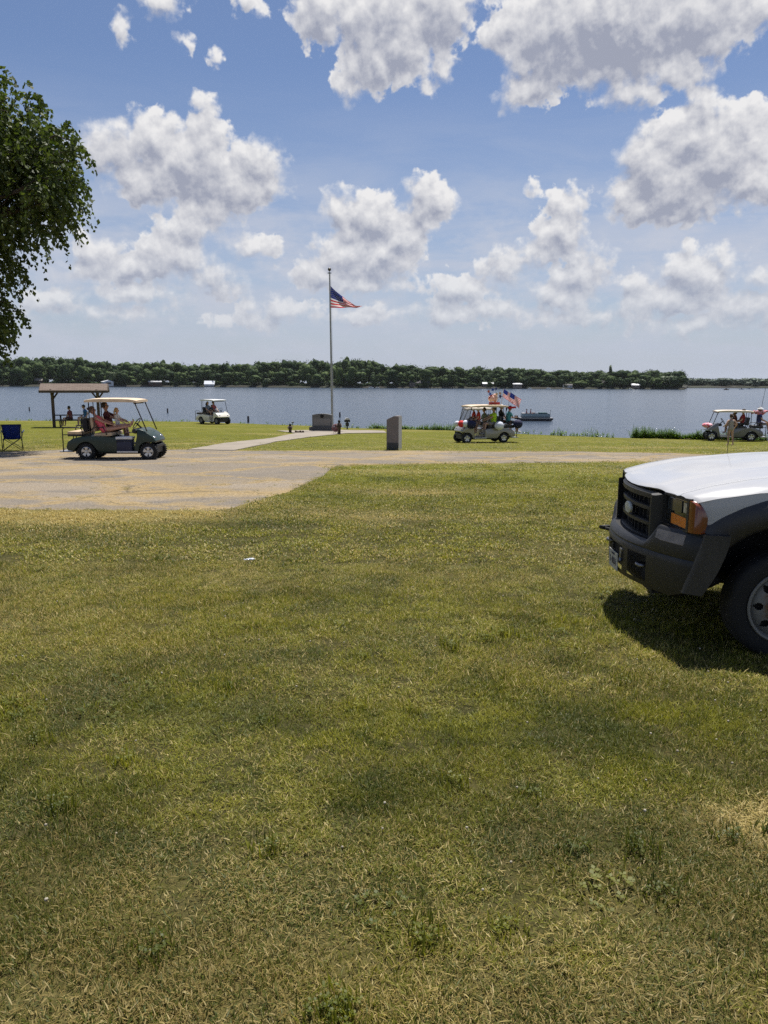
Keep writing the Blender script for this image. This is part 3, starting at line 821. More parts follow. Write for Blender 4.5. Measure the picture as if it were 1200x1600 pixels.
ck.location = A(1.06, -.43, .245); ck.rotation_euler = (0, 0, ang); tag(ck, 'navy blue cooler with white lid on the side step of the green cart', 'cooler')
bm = nb(); box(bm, (0, 0, .375), (.45, .33, .07), bev=.02); box(bm, (0, 0, .412), (.20, .10, .012), bev=.004); fin('lid', bm, M_white, ck, True, 40)
bm = nb(); tube(bm, [(-.19, -.16, .26), (-.19, -.185, .30), (.19, -.185, .30), (.19, -.16, .26)], .01); fin('handle', bm, M_black, ck, True)
bm = nb(); box(bm, (0, 0, .17), (.16, .34, .36), bev=.05); box(bm, (.07, 0, .12), (.07, .26, .18), bev=.03)
bp = fin('backpack', bm, pmat('bag_black', (.015, .015, .018), .8, 0, .2, 12, .5), None, True, 50); bp.location = A(-.02, -.28, .80); bp.rotation_euler = (0, -.12, ang); tag(bp, 'black bag hanging behind the seat of the green cart', 'bag')
person('woman in a pink swimsuit stretched across the green cart seat, feet up on the dashboard', A(.44, -.26, .745), ang,
       sit(lean=rad(-33), kneeL=(.44, .06, .20), kneeR=(.42, -.08, .15), ankleL=(.84, .05, .27), ankleR=(.83, -.08, .22), toeL=(.05, .02, .15), toeR=(.05, -.02, .15), handL=(.38, .12, .22), handR=(.40, -.10, .20), pitch=.12),
       s=.90, skin=(.50, .27, .19), suit=(.85, .13, .19), hair=(.10, .055, .03), hairlen='bun', glasses=True, cat='person')
person('bearded man in sunglasses and dark top at the wheel of the green cart', A(.46, .24, .745), ang,
       sit(lean=rad(-15), handL=(.52, .10, .30), handR=(.50, -.05, .30), poleL=(-.2, .8, -.5), poleR=(-.3, -.7, -.6)),
       skin=(.42, .25, .18), shirt=(.10, .025, .03), bottoms=(.05, .05, .06), hair=(.012, .010, .010), glasses=True, shoes=(.05, .05, .05), s=.94)
person('blond child on the lap between the couple in the green cart', A(.74, .02, .87), ang,
       sit(knee=.34, drop=.3, lean=rad(-6), handL=(.34, .12, .28), handR=(.34, -.12, .22), yaw=.3), skin=(.60, .38, .28), shirt=(.75, .72, .68), bottoms=(.7, .68, .66), hair=(.50, .33, .14), hairlen='long', s=.62)

# ------------------------------------------------------------------ white cart by the shore, three quarter view
p = ground_at(342, 662.5); angB = rad(-38)
cartB = golf_cart('cream white golf cart with clear windscreen stopped on the grass by the water', p + Vector((-.95, .55, .01)), angB, pmat('cream_paint', (.74, .70, .60), .3, 0, .06, 3, coat=.4), M_white,
                  wb=1.66, R=.24, roofz=1.62, screen=False, seatc=pmat('dark_vinyl', (.05, .05, .055), .6), rimc=pmat('grey_rim', (.25, .25, .25), .5, .5))
cartB.location.z = Gf(cartB.location.x, cartB.location.y) + .01
Bq = lambda x, y, z: onto(cartB, (x, y, z))
person('man in a red pink shirt on the far side of the cream cart seat', Bq(.44, .26, .745), angB, sit(lean=rad(-6)), s=.93, shirt=(.55, .10, .13), bottoms=(.06, .07, .12), hair=(.03, .02, .02), hat=('cap', (.05, .05, .05)))
person('adult in a pale blue top on the near side of the cream cart', Bq(.46, -.26, .745), angB, sit(lean=rad(-4)), s=.90, shirt=(.22, .26, .36), bottoms=(.22, .17, .15), hair=(.02, .015, .01), hairlen='long')
person('small dark haired child between the two adults in the cream cart', Bq(.56, 0, .74), angB, sit(lean=rad(-3)), shirt=(.06, .07, .10), bottoms=(.05, .05, .06), s=.66)

# ------------------------------------------------------------------ decorated cart
greyp = pmat('champagne_paint', (.30, .285, .25), .35, .3, .08, 3, coat=.4)
p = ground_at(787.5, 692); q = ground_at(726.5, 692.5)
angC = math.pi + rad(17); fwd = Vector((math.cos(angC), math.sin(angC), 0)); lft = Vector((-fwd.y, fwd.x, 0))
org = p - lft * .55; org.z = Gf(org.x, org.y) + .01
cartC = golf_cart('beige golf cart dressed up with red white and blue balls and flags on its roof', org, angC, greyp, YELL, wb=1.78, R=.225, roofz=1.58, seatc=pmat('dark_vinyl', (.05, .05, .055), .6), screen=True, roofx=(-.12, 1.60))
Cq = lambda x, y, z: onto(cartC, (x, y, z))
person('driver in a lime yellow shirt and black cap in the decorated cart', Cq(.42, .28, .745), angC, sit(lean=rad(-4), handL=(.45, .10, .28), handR=(.50, -.05, .30), poleL=(-.2, .8, -.5), w=1.15), s=.94, shirt=(.52, .80, .03), bottoms=(.30, .26, .22), hat=('cap', (.02, .02, .02)), hair=(.05, .04, .03), shoes=(.3, .3, .3))
person('passenger in a green grey shirt beside the lime shirted driver', Cq(.62, -.24, .745), angC, sit(lean=rad(0)), shirt=(.20, .24, .16), bottoms=(.1, .1, .12), hair=(.04, .03, .02), s=.88)
angCr = angC + math.pi
person('person in a white cap and black top on the rear seat of the decorated cart', Cq(-.20, -.22, .82), angCr, sit(lean=rad(-3)), s=.95, shirt=(.02, .02, .025), bottoms=(.05, .05, .06), hat=('cap', (.8, .8, .8)), hair=(.02, .015, .01))
person('girl in a teal shirt with ponytail riding backwards on the decorated cart', Cq(-.32, .26, .82), angCr, sit(lean=rad(4), drop=.46, handL=(.34, .06, .32), handR=(.36, -.08, .34), pitch=.3), s=.90, skin=(.48, .29, .21), shirt=(.10, .36, .40), bottoms=(.02, .04, .06), hair=(.012, .010, .010), hairlen='tail', shoes=(.6, .6, .6))
def paper_ball(loc, r, col, label, grp='paper balls tied to the decorated cart'):
    bm = nb(); n = 28; prof = [(max(.002, r * math.sin(math.pi * i / 14)), -r * math.cos(math.pi * i / 14)) for i in range(15)]
    lathe(bm, prof, 'Z', n)
    for v in bm.verts:
        t = math.atan2(v.co.y, v.co.x); k = 1 + .05 * (-1) ** round(t / (2 * math.pi / n)); v.co.x *= k; v.co.y *= k
    o = fin('paper_ball', bm, pmat('paper_%.2f_%.2f_%.2f' % col, col, .8, 0, .05, 9), None, True, 60); o.location = loc; tag(o, label, 'paper ball', grp)
RED = (.62, .03, .03); WHT = (.72, .74, .82); NAV = (.010, .014, .055)
paper_ball(Cq(1.96, .30, .86), .15, RED, 'red paper ball hanging at the nose of the decorated cart')
paper_ball(Cq(1.80, .42, .87), .16, WHT, 'white paper ball between the red and navy ones on the cart nose')
paper_ball(Cq(1.62, .62, .84), .19, NAV, 'navy paper ball beside the windscreen of the decorated cart')
paper_ball(Cq(2.06, .05, .86), .12, WHT, 'foremost small white paper ball at the cart nose')
paper_ball(Cq(.34, .72, .78), .20, WHT, 'large white paper ball on the side of the decorated cart')
paper_ball(Cq(-.60, .66, .84), .20, NAV, 'navy paper ball at the rear of the decorated cart')
# sign box and ornaments on the roof
sb = empty('roof_ornament', Cq(.36, .0, 1.69), angC, 'red sign board with gold and red stars on wires standing on the decorated cart roof', 'decoration')
bm = nb(); box(bm, (0, .2, .05), (.52, .05, .12), bev=.008); fin('sign_board', bm, pmat('red_card', (.42, .04, .03), .7), sb)
bm = nb(); ball(bm, (.12, .15, .26), (.17, .12, .15), 2); ball(bm, (-.06, .12, .30), (.12, .1, .20), 2)
for v in bm.verts: v.co += Vector((random.uniform(-.02, .02),) * 3)
fin('tissue_spray', bm, pmat('cream_tissue', (.66, .50, .38), .8, col2=(.70, .30, .22), vscale=9), sb, True)
def star(bm, c, r, th=.012, rot=0):
    pts = []
    for k in range(10):
        a = rot + math.pi / 2 + k * math.pi / 5; rr = r if k % 2 == 0 else r * .42
        pts.append((c[0] + rr * math.cos(a), c[1], c[2] + rr * math.sin(a)))
    plate3(bm, pts, (0, th, 0))
for (x, z, r, col) in ((.30, .58, .09, (.45, .10, .06)), (.22, .47, .10, (.03, .10, .45)), (.10, .66, .10, (.02, .07, .40)), (.16, .36, .12, (.50, .03, .03)), (-.06, .70, .09, (.02, .03, .20)), (.24, .30, .08, (.45, .03, .03)), (-.10, .46, .09, (.6, .42, .2)), (-.26, .50, .09, (.5, .30, .15)), (-.28, .36, .11, (.02, .02, .12)), (-.12, .30, .07, (.65, .5, .4))):
    bm = nb(); star(bm, (x, .2, z), r, rot=x * 3); tube(bm, [(x * .5, .2, .1), (x, .2, z)], .004, 5); fin('star', bm, pmat('star_%.2f_%.2f_%.2f' % col, col, .6), sb)

STR_R = pmat('flag_red', (.55, .03, .045), .75, 0, .05, 5); STR_W = pmat('flag_white', (.74, .72, .70), .75, 0, .04, 5); STR_B = pmat('flag_blue', (.02, .035, .20), .75, 0, .08, 5)
for m_ in (STR_R, STR_W, STR_B):                            # thin cloth lets the sun through
    T = NT(m_.node_tree); b = T.n['Principled BSDF']; o_ = T.n['Material Output']; t_ = T.new('ShaderNodeBsdfTranslucent', {0: b.inputs['Base Color'].links[0].from_socket})
    x_ = T.new('ShaderNodeMixShader', {0: .5, 1: b.outputs[0], 2: t_.outputs[0]}); T.l.new(x_.outputs[0], o_.inputs[0])
def flag_mesh(fn, L, H, nu=40, nv=26, stars=True, parent=None, th=.003):
    """striped cloth with a starred canton; fn(u, v) places the cloth, u along the fly, v up"""
    bm = nb(); g = [[bm.verts.new(fn(i / nu, j / nv)) for j in range(nv + 1)] for i in range(nu + 1)]
    for i in range(nu):
        for j in range(nv):
            f = bm.faces.new((g[i][j], g[i + 1][j], g[i + 1][j + 1], g[i][j + 1])); s_ = int((nv - 1 - j) / nv * 13)
            f.material_index = 2 if (i / nu < .39 and s_ < 7) else (0 if s_ % 2 == 0 else 1)
    o = fin('cloth', bm, [STR_R, STR_W, STR_B], parent, True)
    if stars:
        bm = nb()
        for r in range(9):
            for c in range(6 if r % 2 == 0 else 5):
                u0 = .39 * ((c * 2 + 1 + (r % 2)) / 12); v0 = 1 - (7 / 13) * (r + 1) / 10
                for off in (-.006, .009):
                    P0 = Vector(fn(u0, v0)); e = .004; du = (Vector(fn(u0 + e, v0)) - P0) / (e * L); dv = (Vector(fn(u0, v0 - e)) - P0) / (-e * H); nrm = du.cross(dv).normalized()
                    pts = []
                    for k in range(10):
                        a = math.pi / 2 + k * math.pi / 5; rr = H * .028 * (1 if k % 2 == 0 else .42); pts.append(P0 + du * rr * math.cos(a) + dv * rr * math.sin(a) + nrm * off)
                    plate3(bm, pts, nrm * .002)
        fin('stars', bm, STR_W, o)
    return o
def small_flag(loc, rz, label, L=.62, H=.36, tilt=.5, grp='small flags on the decorated cart'):
    r = empty('small_flag', loc, rz, label, 'flag', grp)
    bm = nb(); tube(bm, [(0, 0, 0), (tilt * .35, 0, .72)], .006, 6); fin('stick', bm, pmat('stick_wood', (.35, .25, .15), .7), r, True)
    t = Vector((tilt * .35, 0, .72)).normalized(); top = Vector((tilt * .35, 0, .72))
    def fn(u, v): return top - t * H * (1 - v) + Vector((.82, 0, -.50)) * L * u + Vector((0, .05 * u * math.sin(7 * u + 3 * v), 0))
    flag_mesh(fn, L, H, 26, 13, False, r)
small_flag(Cq(-.02, .10, 1.66), angC + math.pi, 'small striped flag on a stick, the higher of two on the decorated cart', .60, .34, .3)
small_flag(Cq(-.30, .20, 1.52), angC + math.pi, 'small striped flag drooping lower behind the decorated cart roof', .66, .40, .3)
bm = nb(); plate3(bm, [(0, 0, 0), (.38, 0, .02), (.40, 0, -.06), (.0, 0, -.09)], (0, .01, 0)); o = fin('pennant', bm, STR_R, None); o.location = Cq(-.12, .60, 1.60); o.rotation_euler = (0, 0, angC + math.pi); tag(o, 'red pennant trailing from the rear of the decorated cart canopy', 'pennant')

# second cart, hidden behind the decorated one
org = ground_at(763, 684) + Vector((0, .3, 0))
cartD = golf_cart('golf cart mostly hidden behind the decorated cart', org + Vector((.3, .6, .01)), math.pi + rad(4), greyp, pmat('pale_canopy', (.72, .62, .50), .5), wb=1.66, R=.225, roofz=1.42, rear='none', seatc=pmat('dark_vinyl', (.05, .05, .055), .6))
cartD.location.z = Gf(cartD.location.x, cartD.location.y) + .01
Dq = lambda x, y, z: onto(cartD, (x, y, z))
for y, lb in ((.25, 'person in a red shirt seen between the decorated cart struts, nearer'), (-.25, 'person in a red shirt sitting farther behind the decorated cart')):
    person(lb, Dq(.85 - y * .3, y, .72), math.pi + rad(4), sit(lean=rad(0)), shirt=(.55, .05, .035), bottoms=(.05, .05, .06), hair=(.04, .03, .02), s=.92)

# ------------------------------------------------------------------ grey cart at the right
p = ground_at(1173, 690); q = ground_at(1115, 689)
angE = math.atan2(q.y - p.y, q.x - p.x) + rad(2); fwd = Vector((math.cos(angE), math.sin(angE), 0)); lft = Vector((-fwd.y, fwd.x, 0))
org = p - lft * .5; org.z = Gf(org.x, org.y) + .01
cartE = golf_cart('grey golf cart with pale roof and red bunting at the right by the reeds', org, angE, pmat('grey_paint', (.16, .16, .165), .35, .2, .08, 3, coat=.4), pmat('pale_canopy', (.72, .62, .50), .5), wb=1.82, R=.24, roofz=1.42, rear='seat', seatc=pmat('dark_vinyl', (.05, .05, .055), .6), roofx=(.02, 1.62))
Eq = lambda x, y, z: onto(cartE, (x, y, z))
person('adult in a dark red shirt and sunglasses driving the grey cart', Eq(.42, .25, .72), angE, sit(lean=rad(-6)), shirt=(.36, .035, .04), bottoms=(.02, .02, .03), hair=(.03, .015, .01), glasses=True, s=.96)
person('child in a dark top in front of the red shirted adult in the grey cart', Eq(.80, .20, .70), angE, sit(lean=rad(0), yaw=.8), shirt=(.05, .05, .07), bottoms=(.05, .05, .06), hair=(.02, .015, .01), s=.72)
person('child in a red brown top on the far side of the grey cart', Eq(.62, -.26, .70), angE, sit(lean=rad(0)), shirt=(.25, .07, .05), bottoms=(.05, .05, .06), hair=(.05, .03, .02), s=.85)
person('person in a navy shirt and white hat riding backwards on the grey cart', Eq(-.36, .22, .78), angE + math.pi, sit(lean=rad(0), drop=.45), shirt=(.04, .045, .16), bottoms=(.3, .28, .36), hat=('hat', (.75, .75, .75)), hair=(.1, .06, .04), shoes=(.05, .05, .05))
person('person in a red patterned top at the frame edge beside the grey cart', Eq(-.98, .1, 0), angE + math.pi, dict(hip=.88, lean=rad(4), kneeL=(.03, .1, .48), kneeR=(-.02, -.1, .48), ankleL=(0, .1, .08), ankleR=(-.08, -.1, .08), handL=(.2, .2, .95), handR=(.2, -.2, .95)), shirt=(.35, .10, .08), bottoms=(.45, .25, .20), hair=(.1, .06, .04), s=.8)
bm = nb()
for k in range(16):
    ball(bm, (k * .045 - .3, random.uniform(-.05, .05), random.uniform(-.06, .08)), random.uniform(.05, .09), 1)
o = fin('bunting', bm, pmat('bunting', (.60, .08, .11), .8, col2=(.75, .55, .60), vscale=14), None); o.location = Eq(-.30, .3, 1.42); o.rotation_euler = (0, 0, angE + math.pi); tag(o, 'red and white bunting bunched at the rear of the grey cart roof', 'bunting')
bm = nb(); ball(bm, (0, 0, 0), (.24, .30, .12), 3)
for v in bm.verts: v.co *= 1 + .1 * math.sin(v.co.x * 40) * math.cos(v.co.y * 35)
o = fin('bunting', bm, pmat('bunting_pink', (.70, .08, .14), .8, col2=(.80, .70, .74), vscale=7), None, True); o.location = Eq(1.98, .1, .76); tag(o, 'pink and white bunting draped over the nose of the grey cart', 'bunting')
o = empty('whip_antenna', Eq(-.5, -.3, .8), 0, 'tall thin whip antenna standing up behind the grey cart', 'antenna')
bm = nb(); tube(bm, [(0, 0, 0), (.10, 0, 1.2), (.40, .1, 2.9)], [.012, .009, .005], 6); fin('rod', bm, M_metal, o); bm = nb(); ball(bm, (0, 0, 0), .03, 2); fin('base', bm, M_black, o)
g = ground_at(1140, 695.5)
stand = dict(hip=.90, lean=rad(2), kneeL=(.02, .10, .49), kneeR=(.0, -.12, .49), ankleL=(.0, .10, .08), ankleR=(-.06, -.15, .08), handL=(.22, .25, 1.05), handR=(.10, -.30, .95), hairlen='x')
stand.pop('hairlen')
person('girl in a beige swimsuit standing on the grass in front of the grey cart', g, rad(100), stand, skin=(.50, .31, .22), suit=(.36, .33, .30), hair=(.07, .035, .018), hairlen='tail', s=.80)

# ------------------------------------------------------------------ picnic shelter and table
WOOD = pmat('weathered_timber', (.12, .085, .065), .85, 0, .2, 5, .4, 30)
def shingle_mat():
    m = bpy.data.materials.new('shingles'); m.use_nodes = True; T = NT(m.node_tree); b = T.n['Principled BSDF']
    v = T.new('ShaderNodeTexCoord').outputs['Object']
    br = T.new('ShaderNodeTexBrick', {'Vector': v, 'Scale': 1.0, 'Brick Width': .30, 'Row Height': .14, 'Mortar Size': .012, 'Color1': (.15, .112, .088, 1), 'Color2': (.21, .165, .13, 1), 'Mortar': (.07, .05, .04, 1)})
    c = T.mix(T.step(T.noise(v, 5, 5, .7), .35, .7), br.outputs[0], (.16, .12, .10)); T.l.new(c, b.inputs['Base Color']); b.inputs['Roughness'].default_value = .95
    return m
SHG = shingle_mat()
pA = ground_at(85, 667.5); pB = ground_at(155, 667.5)
ss = 1 / px_m(pA)                    # metres per photograph pixel there
L = (pB - pA).length; angS = math.atan2(pB.y - pA.y, pB.x - pA.x) + rad(3)
sh = empty('picnic_shelter', pA, angS, 'open timber picnic shelter with brown shingle roof on two posts', 'shelter')
H = 66 * ss; zr = H + .06; ze = H - .42; d = .80
for x in (0, L):
    bm = nb(); box(bm, (x, 0, (ze + .1) / 2), (.17, .17, ze + .1), bev=.01); fin('post', bm, WOOD, sh)
    bm = nb()
    for sg in (-1, 1): tube(bm, [(x, sg * .05, ze - .45), (x, sg * (d - .12), ze + .02)], .055, 4)
    for sg in (-1, 1):
        if 0 < x + sg * .45 + .2 < L + .9: tube(bm, [(x, 0, ze - .50), (x + sg * .42, 0, ze + .08)], .05, 4)
    fin('brace', bm, WOOD, sh)
    bm = nb(); box(bm, (x, 0, ze + .06), (.12, d * 1.9, .14)); tube(bm, [(x, 0, ze), (x, 0, zr - .05)], .05, 4); fin('cross_beam', bm, WOOD, sh)
bm = nb(); box(bm, (L / 2, 0, ze + .16), (L + 1.0, .11, .14)); fin('ridge_beam', bm, WOOD, sh)
x0, x1 = -.62, L + .62
bm = nb()
for sg in (-1, 1): plate3(bm, [(x0, 0, zr), (x1, 0, zr), (x1, sg * (d + .08), ze + .04), (x0, sg * (d + .08), ze + .04)], (0, 0, -.05))
fin('roof', bm, SHG, sh)
bm = nb()
for sg in (-1, 1): box(bm, ((x0 + x1) / 2, sg * (d + .10), ze + .0), (x1 - x0 + .04, .04, .15))
for x in (x0 - .02, x1 + .02):
    for sg in (-1, 1): plate3(bm, [(x, 0, zr - .02), (x, 0, zr - .17), (x, sg * (d + .07), ze - .07), (x, sg * (d + .07), ze + .06)], (.03, 0, 0))
fin('fascia', bm, WOOD, sh)

tg = ground_at(112, 667.5); ts = 1 / px_m(tg)
tb = empty('picnic_table', tg, angS, 'dark metal picnic table with benches under the shelter', 'picnic table')
DK = pmat('dark_coated_metal', (.03, .03, .035), .6)
bm = nb(); box(bm, (0, 0, .75), (1.9, .75, .045), bev=.01); fin('tabletop', bm, DK, tb)
for sg in (-1, 1):
    bm = nb(); box(bm, (0, sg * .68, .45), (1.9, .26, .04), bev=.01); fin('bench', bm, DK, tb)
for x in (-.6, .6):
    bm = nb(); tube(bm, [(x, -.68, .43), (x, -.5, .05), (x, .5, .05), (x, .68, .43)], .025); tube(bm, [(x - .0, -.35, .06), (x, -.2, .73)], .025); tube(bm, [(x, .35, .06), (x, .2, .73)], .025); tube(bm, [(x, -.68, .42), (x, .68, .42)], .022); fin('leg_frame', bm, DK, tb, True)
def tq(x, y, z): return tb.matrix_basis @ Vector((x, y, z))
person('seated person in a maroon top on the picnic table bench, facing left', tq(.05, -.66, .47), angS + math.pi * .85, sit(drop=.42, lean=rad(6), handL=(.30, .05, .18), handR=(.30, -.05, .18)), shirt=(.16, .04, .04), bottoms=(.05, .03, .03), hair=(.02, .015, .012), s=.95)
person('seated person in a blue shirt and dark cap leaning on the picnic table', tq(.92, -.62, .52), angS + rad(200), sit(drop=.44, lean=rad(8), handL=(.1, .35, .15), handR=(.25, -.1, .2)), shirt=(.035, .14, .34), bottoms=(.22, .22, .24), hat=('cap', (.04, .04, .06)), hair=(.02, .015, .012), s=.98)

# ------------------------------------------------------------------ folding chair in the tree's shade
cg = ground_at(21, 704.5); cs = 1.0
ch = empty('folding_chair', cg, rad(22), 'blue folding camp chair in the tree shade beside the gravel', 'chair')
BL = pmat('blue_canvas', (.012, .045, .25), .75, 0, .15, 6, .3, 40)
bm = nb()
def chair_sheet(bm, a, b, c, d_, sag, n=8):
    g = [[None] * (n + 1) for _ in range(n + 1)]
    for i in range(n + 1):
        for j in range(n + 1):
            u, v = i / n, j / n; P0 = Vector(a).lerp(b, u).lerp(Vector(d_).lerp(c, u), v); P0 += Vector(sag) * (1 - (2 * u - 1) ** 2) * (1 - (2 * v - 1) ** 2); g[i][j] = bm.verts.new(P0)
    for i in range(n):
        for j in range(n): bm.faces.new((g[i][j], g[i + 1][j], g[i + 1][j + 1], g[i][j + 1]))
    bmesh.ops.solidify(bm, geom=bm.faces[:], thickness=.012)
chair_sheet(bm, (-.25, -.10, .40), (.25, -.10, .40), (.29, -.34, .90), (-.29, -.34, .90), (0, -.05, 0)); fin('backrest', bm, BL, ch, True)
bm = nb(); chair_sheet(bm, (-.25, .30, .46), (.25, .30, .46), (.25, -.12, .40), (-.25, -.12, .40), (0, 0, -.05)); fin('seat', bm, BL, ch, True)
for sg in (-1, 1):
    bm = nb(); tube(bm, [(sg * .30, -.36, .90), (sg * .30, -.30, .05)], .011); fin('back_post', bm, M_metal, ch, True)
    bm = nb(); tube(bm, [(sg * .31, -.30, .62), (sg * .33, .0, .64), (sg * .34, .34, .66)], .016, 6); fin('armrest', bm, BL, ch, True)
    bm = nb(); tube(bm, [(sg * .33, .30, .66), (sg * .27, .30, .44)], .011); tube(bm, [(sg * .27, .30, .46), (sg * .30, -.30, .06)], .010); tube(bm, [(sg * .30, .30, .04), (sg * .27, -.20, .42)], .010); fin('side_cross', bm, M_metal, ch, True)
for y in (.30, -.28):
    bm = nb(); tube(bm, [(-.28, y, .04), (.26, y, .43)], .010); tube(bm, [(.28, y + .02, .04), (-.26, y + .02, .43)], .010); fin('leg_cross', bm, M_metal, ch, True)

# ------------------------------------------------------------------ memorial stone and flagpole
GR = lambda n, a, b, bu=.3: pmat(n, a, .75, 0, .1, 22, bu, 60, col2=b)
mg = ground_at(504, 673.5); ms_ = 1 / px_m(mg); W2 = 15.5 * ms_; Hh = 27 * ms_
mo = empty('memorial_stone', mg, rad(-4), 'grey granite memorial stone with dark emblem in front of the flagpole', 'monument')
g1 = GR('granite_grey', (.17, .165, .155), (.11, .11, .105)); g2 = GR('granite_dark', (.10, .10, .10), (.07, .07, .07))
bm = nb(); box(bm, (0, 0, Hh * .12), (W2 * 2 + .34, .60, Hh * .24), bev=.015); fin('base', bm, g2, mo)
bm = nb(); zb = Hh * .24; n = 12; pr = [(-W2, zb), (W2, zb), (W2, Hh * .93)] + [(W2 * (1 - 2 * (k / n)), Hh * (.93 + .07 * math.sin(math.pi * k / n))) for k in range(1, n)] + [(-W2, Hh * .93)]
prism(bm, pr, -.16, .16, .01); fin('slab', bm, g1, mo)
bm = nb(); box(bm, (0, -.165, zb + Hh * .29), (W2 * 1.7, .012, Hh * .40), bev=.004); fin('inscription_panel', bm, GR('granite_pale', (.24, .225, .21), (.18, .17, .16)), mo)
bm = nb(); lathe(bm, [(.0, -.20), (.10, -.19), (.11, -.165)], 'Y', 24, (0, 0, Hh * .86)); box(bm, (0, -.17, Hh * .80), (.15, .02, .10)); fin('emblem', bm, pmat('bronze_dark', (.02, .018, .016), .5, .6), mo)
fp_ = ground_at(519.5, 671.5); fs_ = 1 / px_m(fp_); FH = 238 * fs_
fpo = empty('flagpole', fp_, 0, 'tall grey steel flagpole with a ball on top behind the memorial stone', 'flagpole')
ln_ = -.012 * FH * 1.0
bm = nb(); tube(bm, [(0, 0, 0), (ln_ * .3, 0, FH * .35), (ln_, 0, FH)], [.075, .066, .038], 14); fin('pole', bm, pmat('pole_steel', (.40, .40, .39), .45, .3), fpo, True, 50)
bm = nb(); ball(bm, (ln_, 0, FH + .12), .10, 3); fin('finial', bm, pmat('bronze_ball', (.10, .09, .07), .35, .7), fpo, True)
bm = nb(); lathe(bm, [(.05, 0), (.12, .01), (.12, .05), (.04, .07)], 'Z', 16, (ln_, 0, FH - .12)); fin('pulley_truck', bm, M_steel, fpo, True, 40)
bm = nb(); tube(bm, [(ln_ + .07, -.03, FH - .15), (.12, -.03, 1.1)], .006, 5); fin('halyard', bm, pmat('rope', (.5, .5, .48), .8), fpo)
fl = empty('flag', (fp_.x + ln_ + .06, fp_.y, fp_.z + FH - .80), 0, 'large striped flag with starred blue canton blowing from the flagpole', 'flag')
FHh = 33 * fs_; FL = 48 * fs_
def bigflag(u, v):
    top = -.02 - .98 * FHh * u ** .80; bot = -FHh * (1 - .02 * u)
    if u > .8: bot += (u - .8) * .25 * FHh; top = max(top, bot + .01)
    x = FL * (u ** .94) * (.86 + .14 * (1 - v) * 1.0) * (1 if v < 1 else 1)
    amp = .14 * u ** .6
    y = amp * math.sin(9 * u + 5.5 * v) + .10 * u * math.sin(16 * v + 4 * u)
    return Vector((x, y, bot + (top - bot) * v + .02 * u * math.sin(14 * u + 3 * v)))
flag_mesh(bigflag, FL, FHh, 52, 39, True, fl)
# statue like stand and wreath right of the stone, post and pots on the left
def soldier_post(px, py, hpx, label):
    g = ground_at(px, py); h = hpx / px_m(g); r = empty('garden_statue', g, rad(-90), label, 'statue')
    bz = pmat('brown_bronze', (.075, .045, .032), .6, .2)
    bm = nb(); lathe(bm, [(.10, 0), (.10, .05), (.05, .08)], 'Z', 12); fin('foot', bm, bz, r)
    bm = nb(); tube(bm, [(0, 0, .05), (0, 0, h * .30), (.01, 0, h * .55), (0, 0, h * .78), (0, 0, h * .82)], [.075, .085, .105, .10, .04], 12); tube(bm, [(0, .1, h * .74), (.06, .13, h * .58), (.10, .06, h * .52)], .03, 8); tube(bm, [(0, -.1, h * .74), (.06, -.13, h * .58), (.10, -.06, h * .52)], .03, 8); fin('figure', bm, bz, r, True)
    bm = nb(); ball(bm, (0, 0, h * .91), (.075, .075, .09), 2); fin('helmet', bm, pmat('bronze_dark', (.02, .018, .016), .5, .6), r, True)
soldier_post(530, 678.5, 22, 'thin bronze soldier statue with dark helmet right of the memorial stone')
soldier_post(453.5, 676, 13, 'short dark bronze post statue at the left edge of the plaza')
g = ground_at(524.5, 678); h = 15 / px_m(g); r = empty('wreath', g, rad(8), 'red wreath on a wire easel beside the soldier statue', 'wreath')
bm = nb()
for k in range(26):
    t = 2 * math.pi * k / 26; ball(bm, (.17 * math.cos(t), random.uniform(-.03, .03), h * .62 + .17 * math.sin(t)), random.uniform(.045, .07), 1)
ball(bm, (0, 0, h * .6), (.12, .03, .12), 2); fin('flowers', bm, pmat('wreath_red', (.16, .03, .035), .8, col2=(.30, .20, .22), vscale=16), r)
bm = nb(); tube(bm, [(-.12, .02, 0), (0, .03, h)], .01); tube(bm, [(.12, .02, 0), (0, .03, h)], .01); tube(bm, [(0, .25, 0), (0, .03, h)], .01); fin('easel', bm, M_metal, r)
g = ground_at(467, 676.5); r = empty('flower_tray', g, 0, 'low dark planter tray lying on the concrete plaza', 'planter')
bm = nb(); lathe(bm, [(.02, 0), (.13, 0), (.16, .08), (.14, .08), (.12, .03)], 'Z', 16, (-.08, 0, 0)); lathe(bm, [(.02, 0), (.12, 0), (.15, .08), (.13, .08), (.11, .03)], 'Z', 16, (.16, .02, 0)); fin('tray', bm, pmat('terracotta_dark', (.10, .045, .035), .7), r)
bm = nb()
for k in range(30): ball(bm, (random.uniform(-.2, .27), random.uniform(-.1, .1), random.uniform(.06, .12)), .03, 1)
fin('withered_plants', bm, pmat('withered', (.07, .045, .03), .9), r)
g = ground_at(457.5, 667); r = empty('path_light', g, 0, 'tiny dark lamp on a stake behind the left statue', 'lamp')
bm = nb(); tube(bm, [(0, 0, 0), (0, 0, .26)], .015); fin('stake', bm, M_metal, r); bm = nb(); lathe(bm, [(.0, .36), (.08, .32), (.07, .25), (.02, .25)], 'Z', 12); fin('lamp_head', bm, M_black, r)
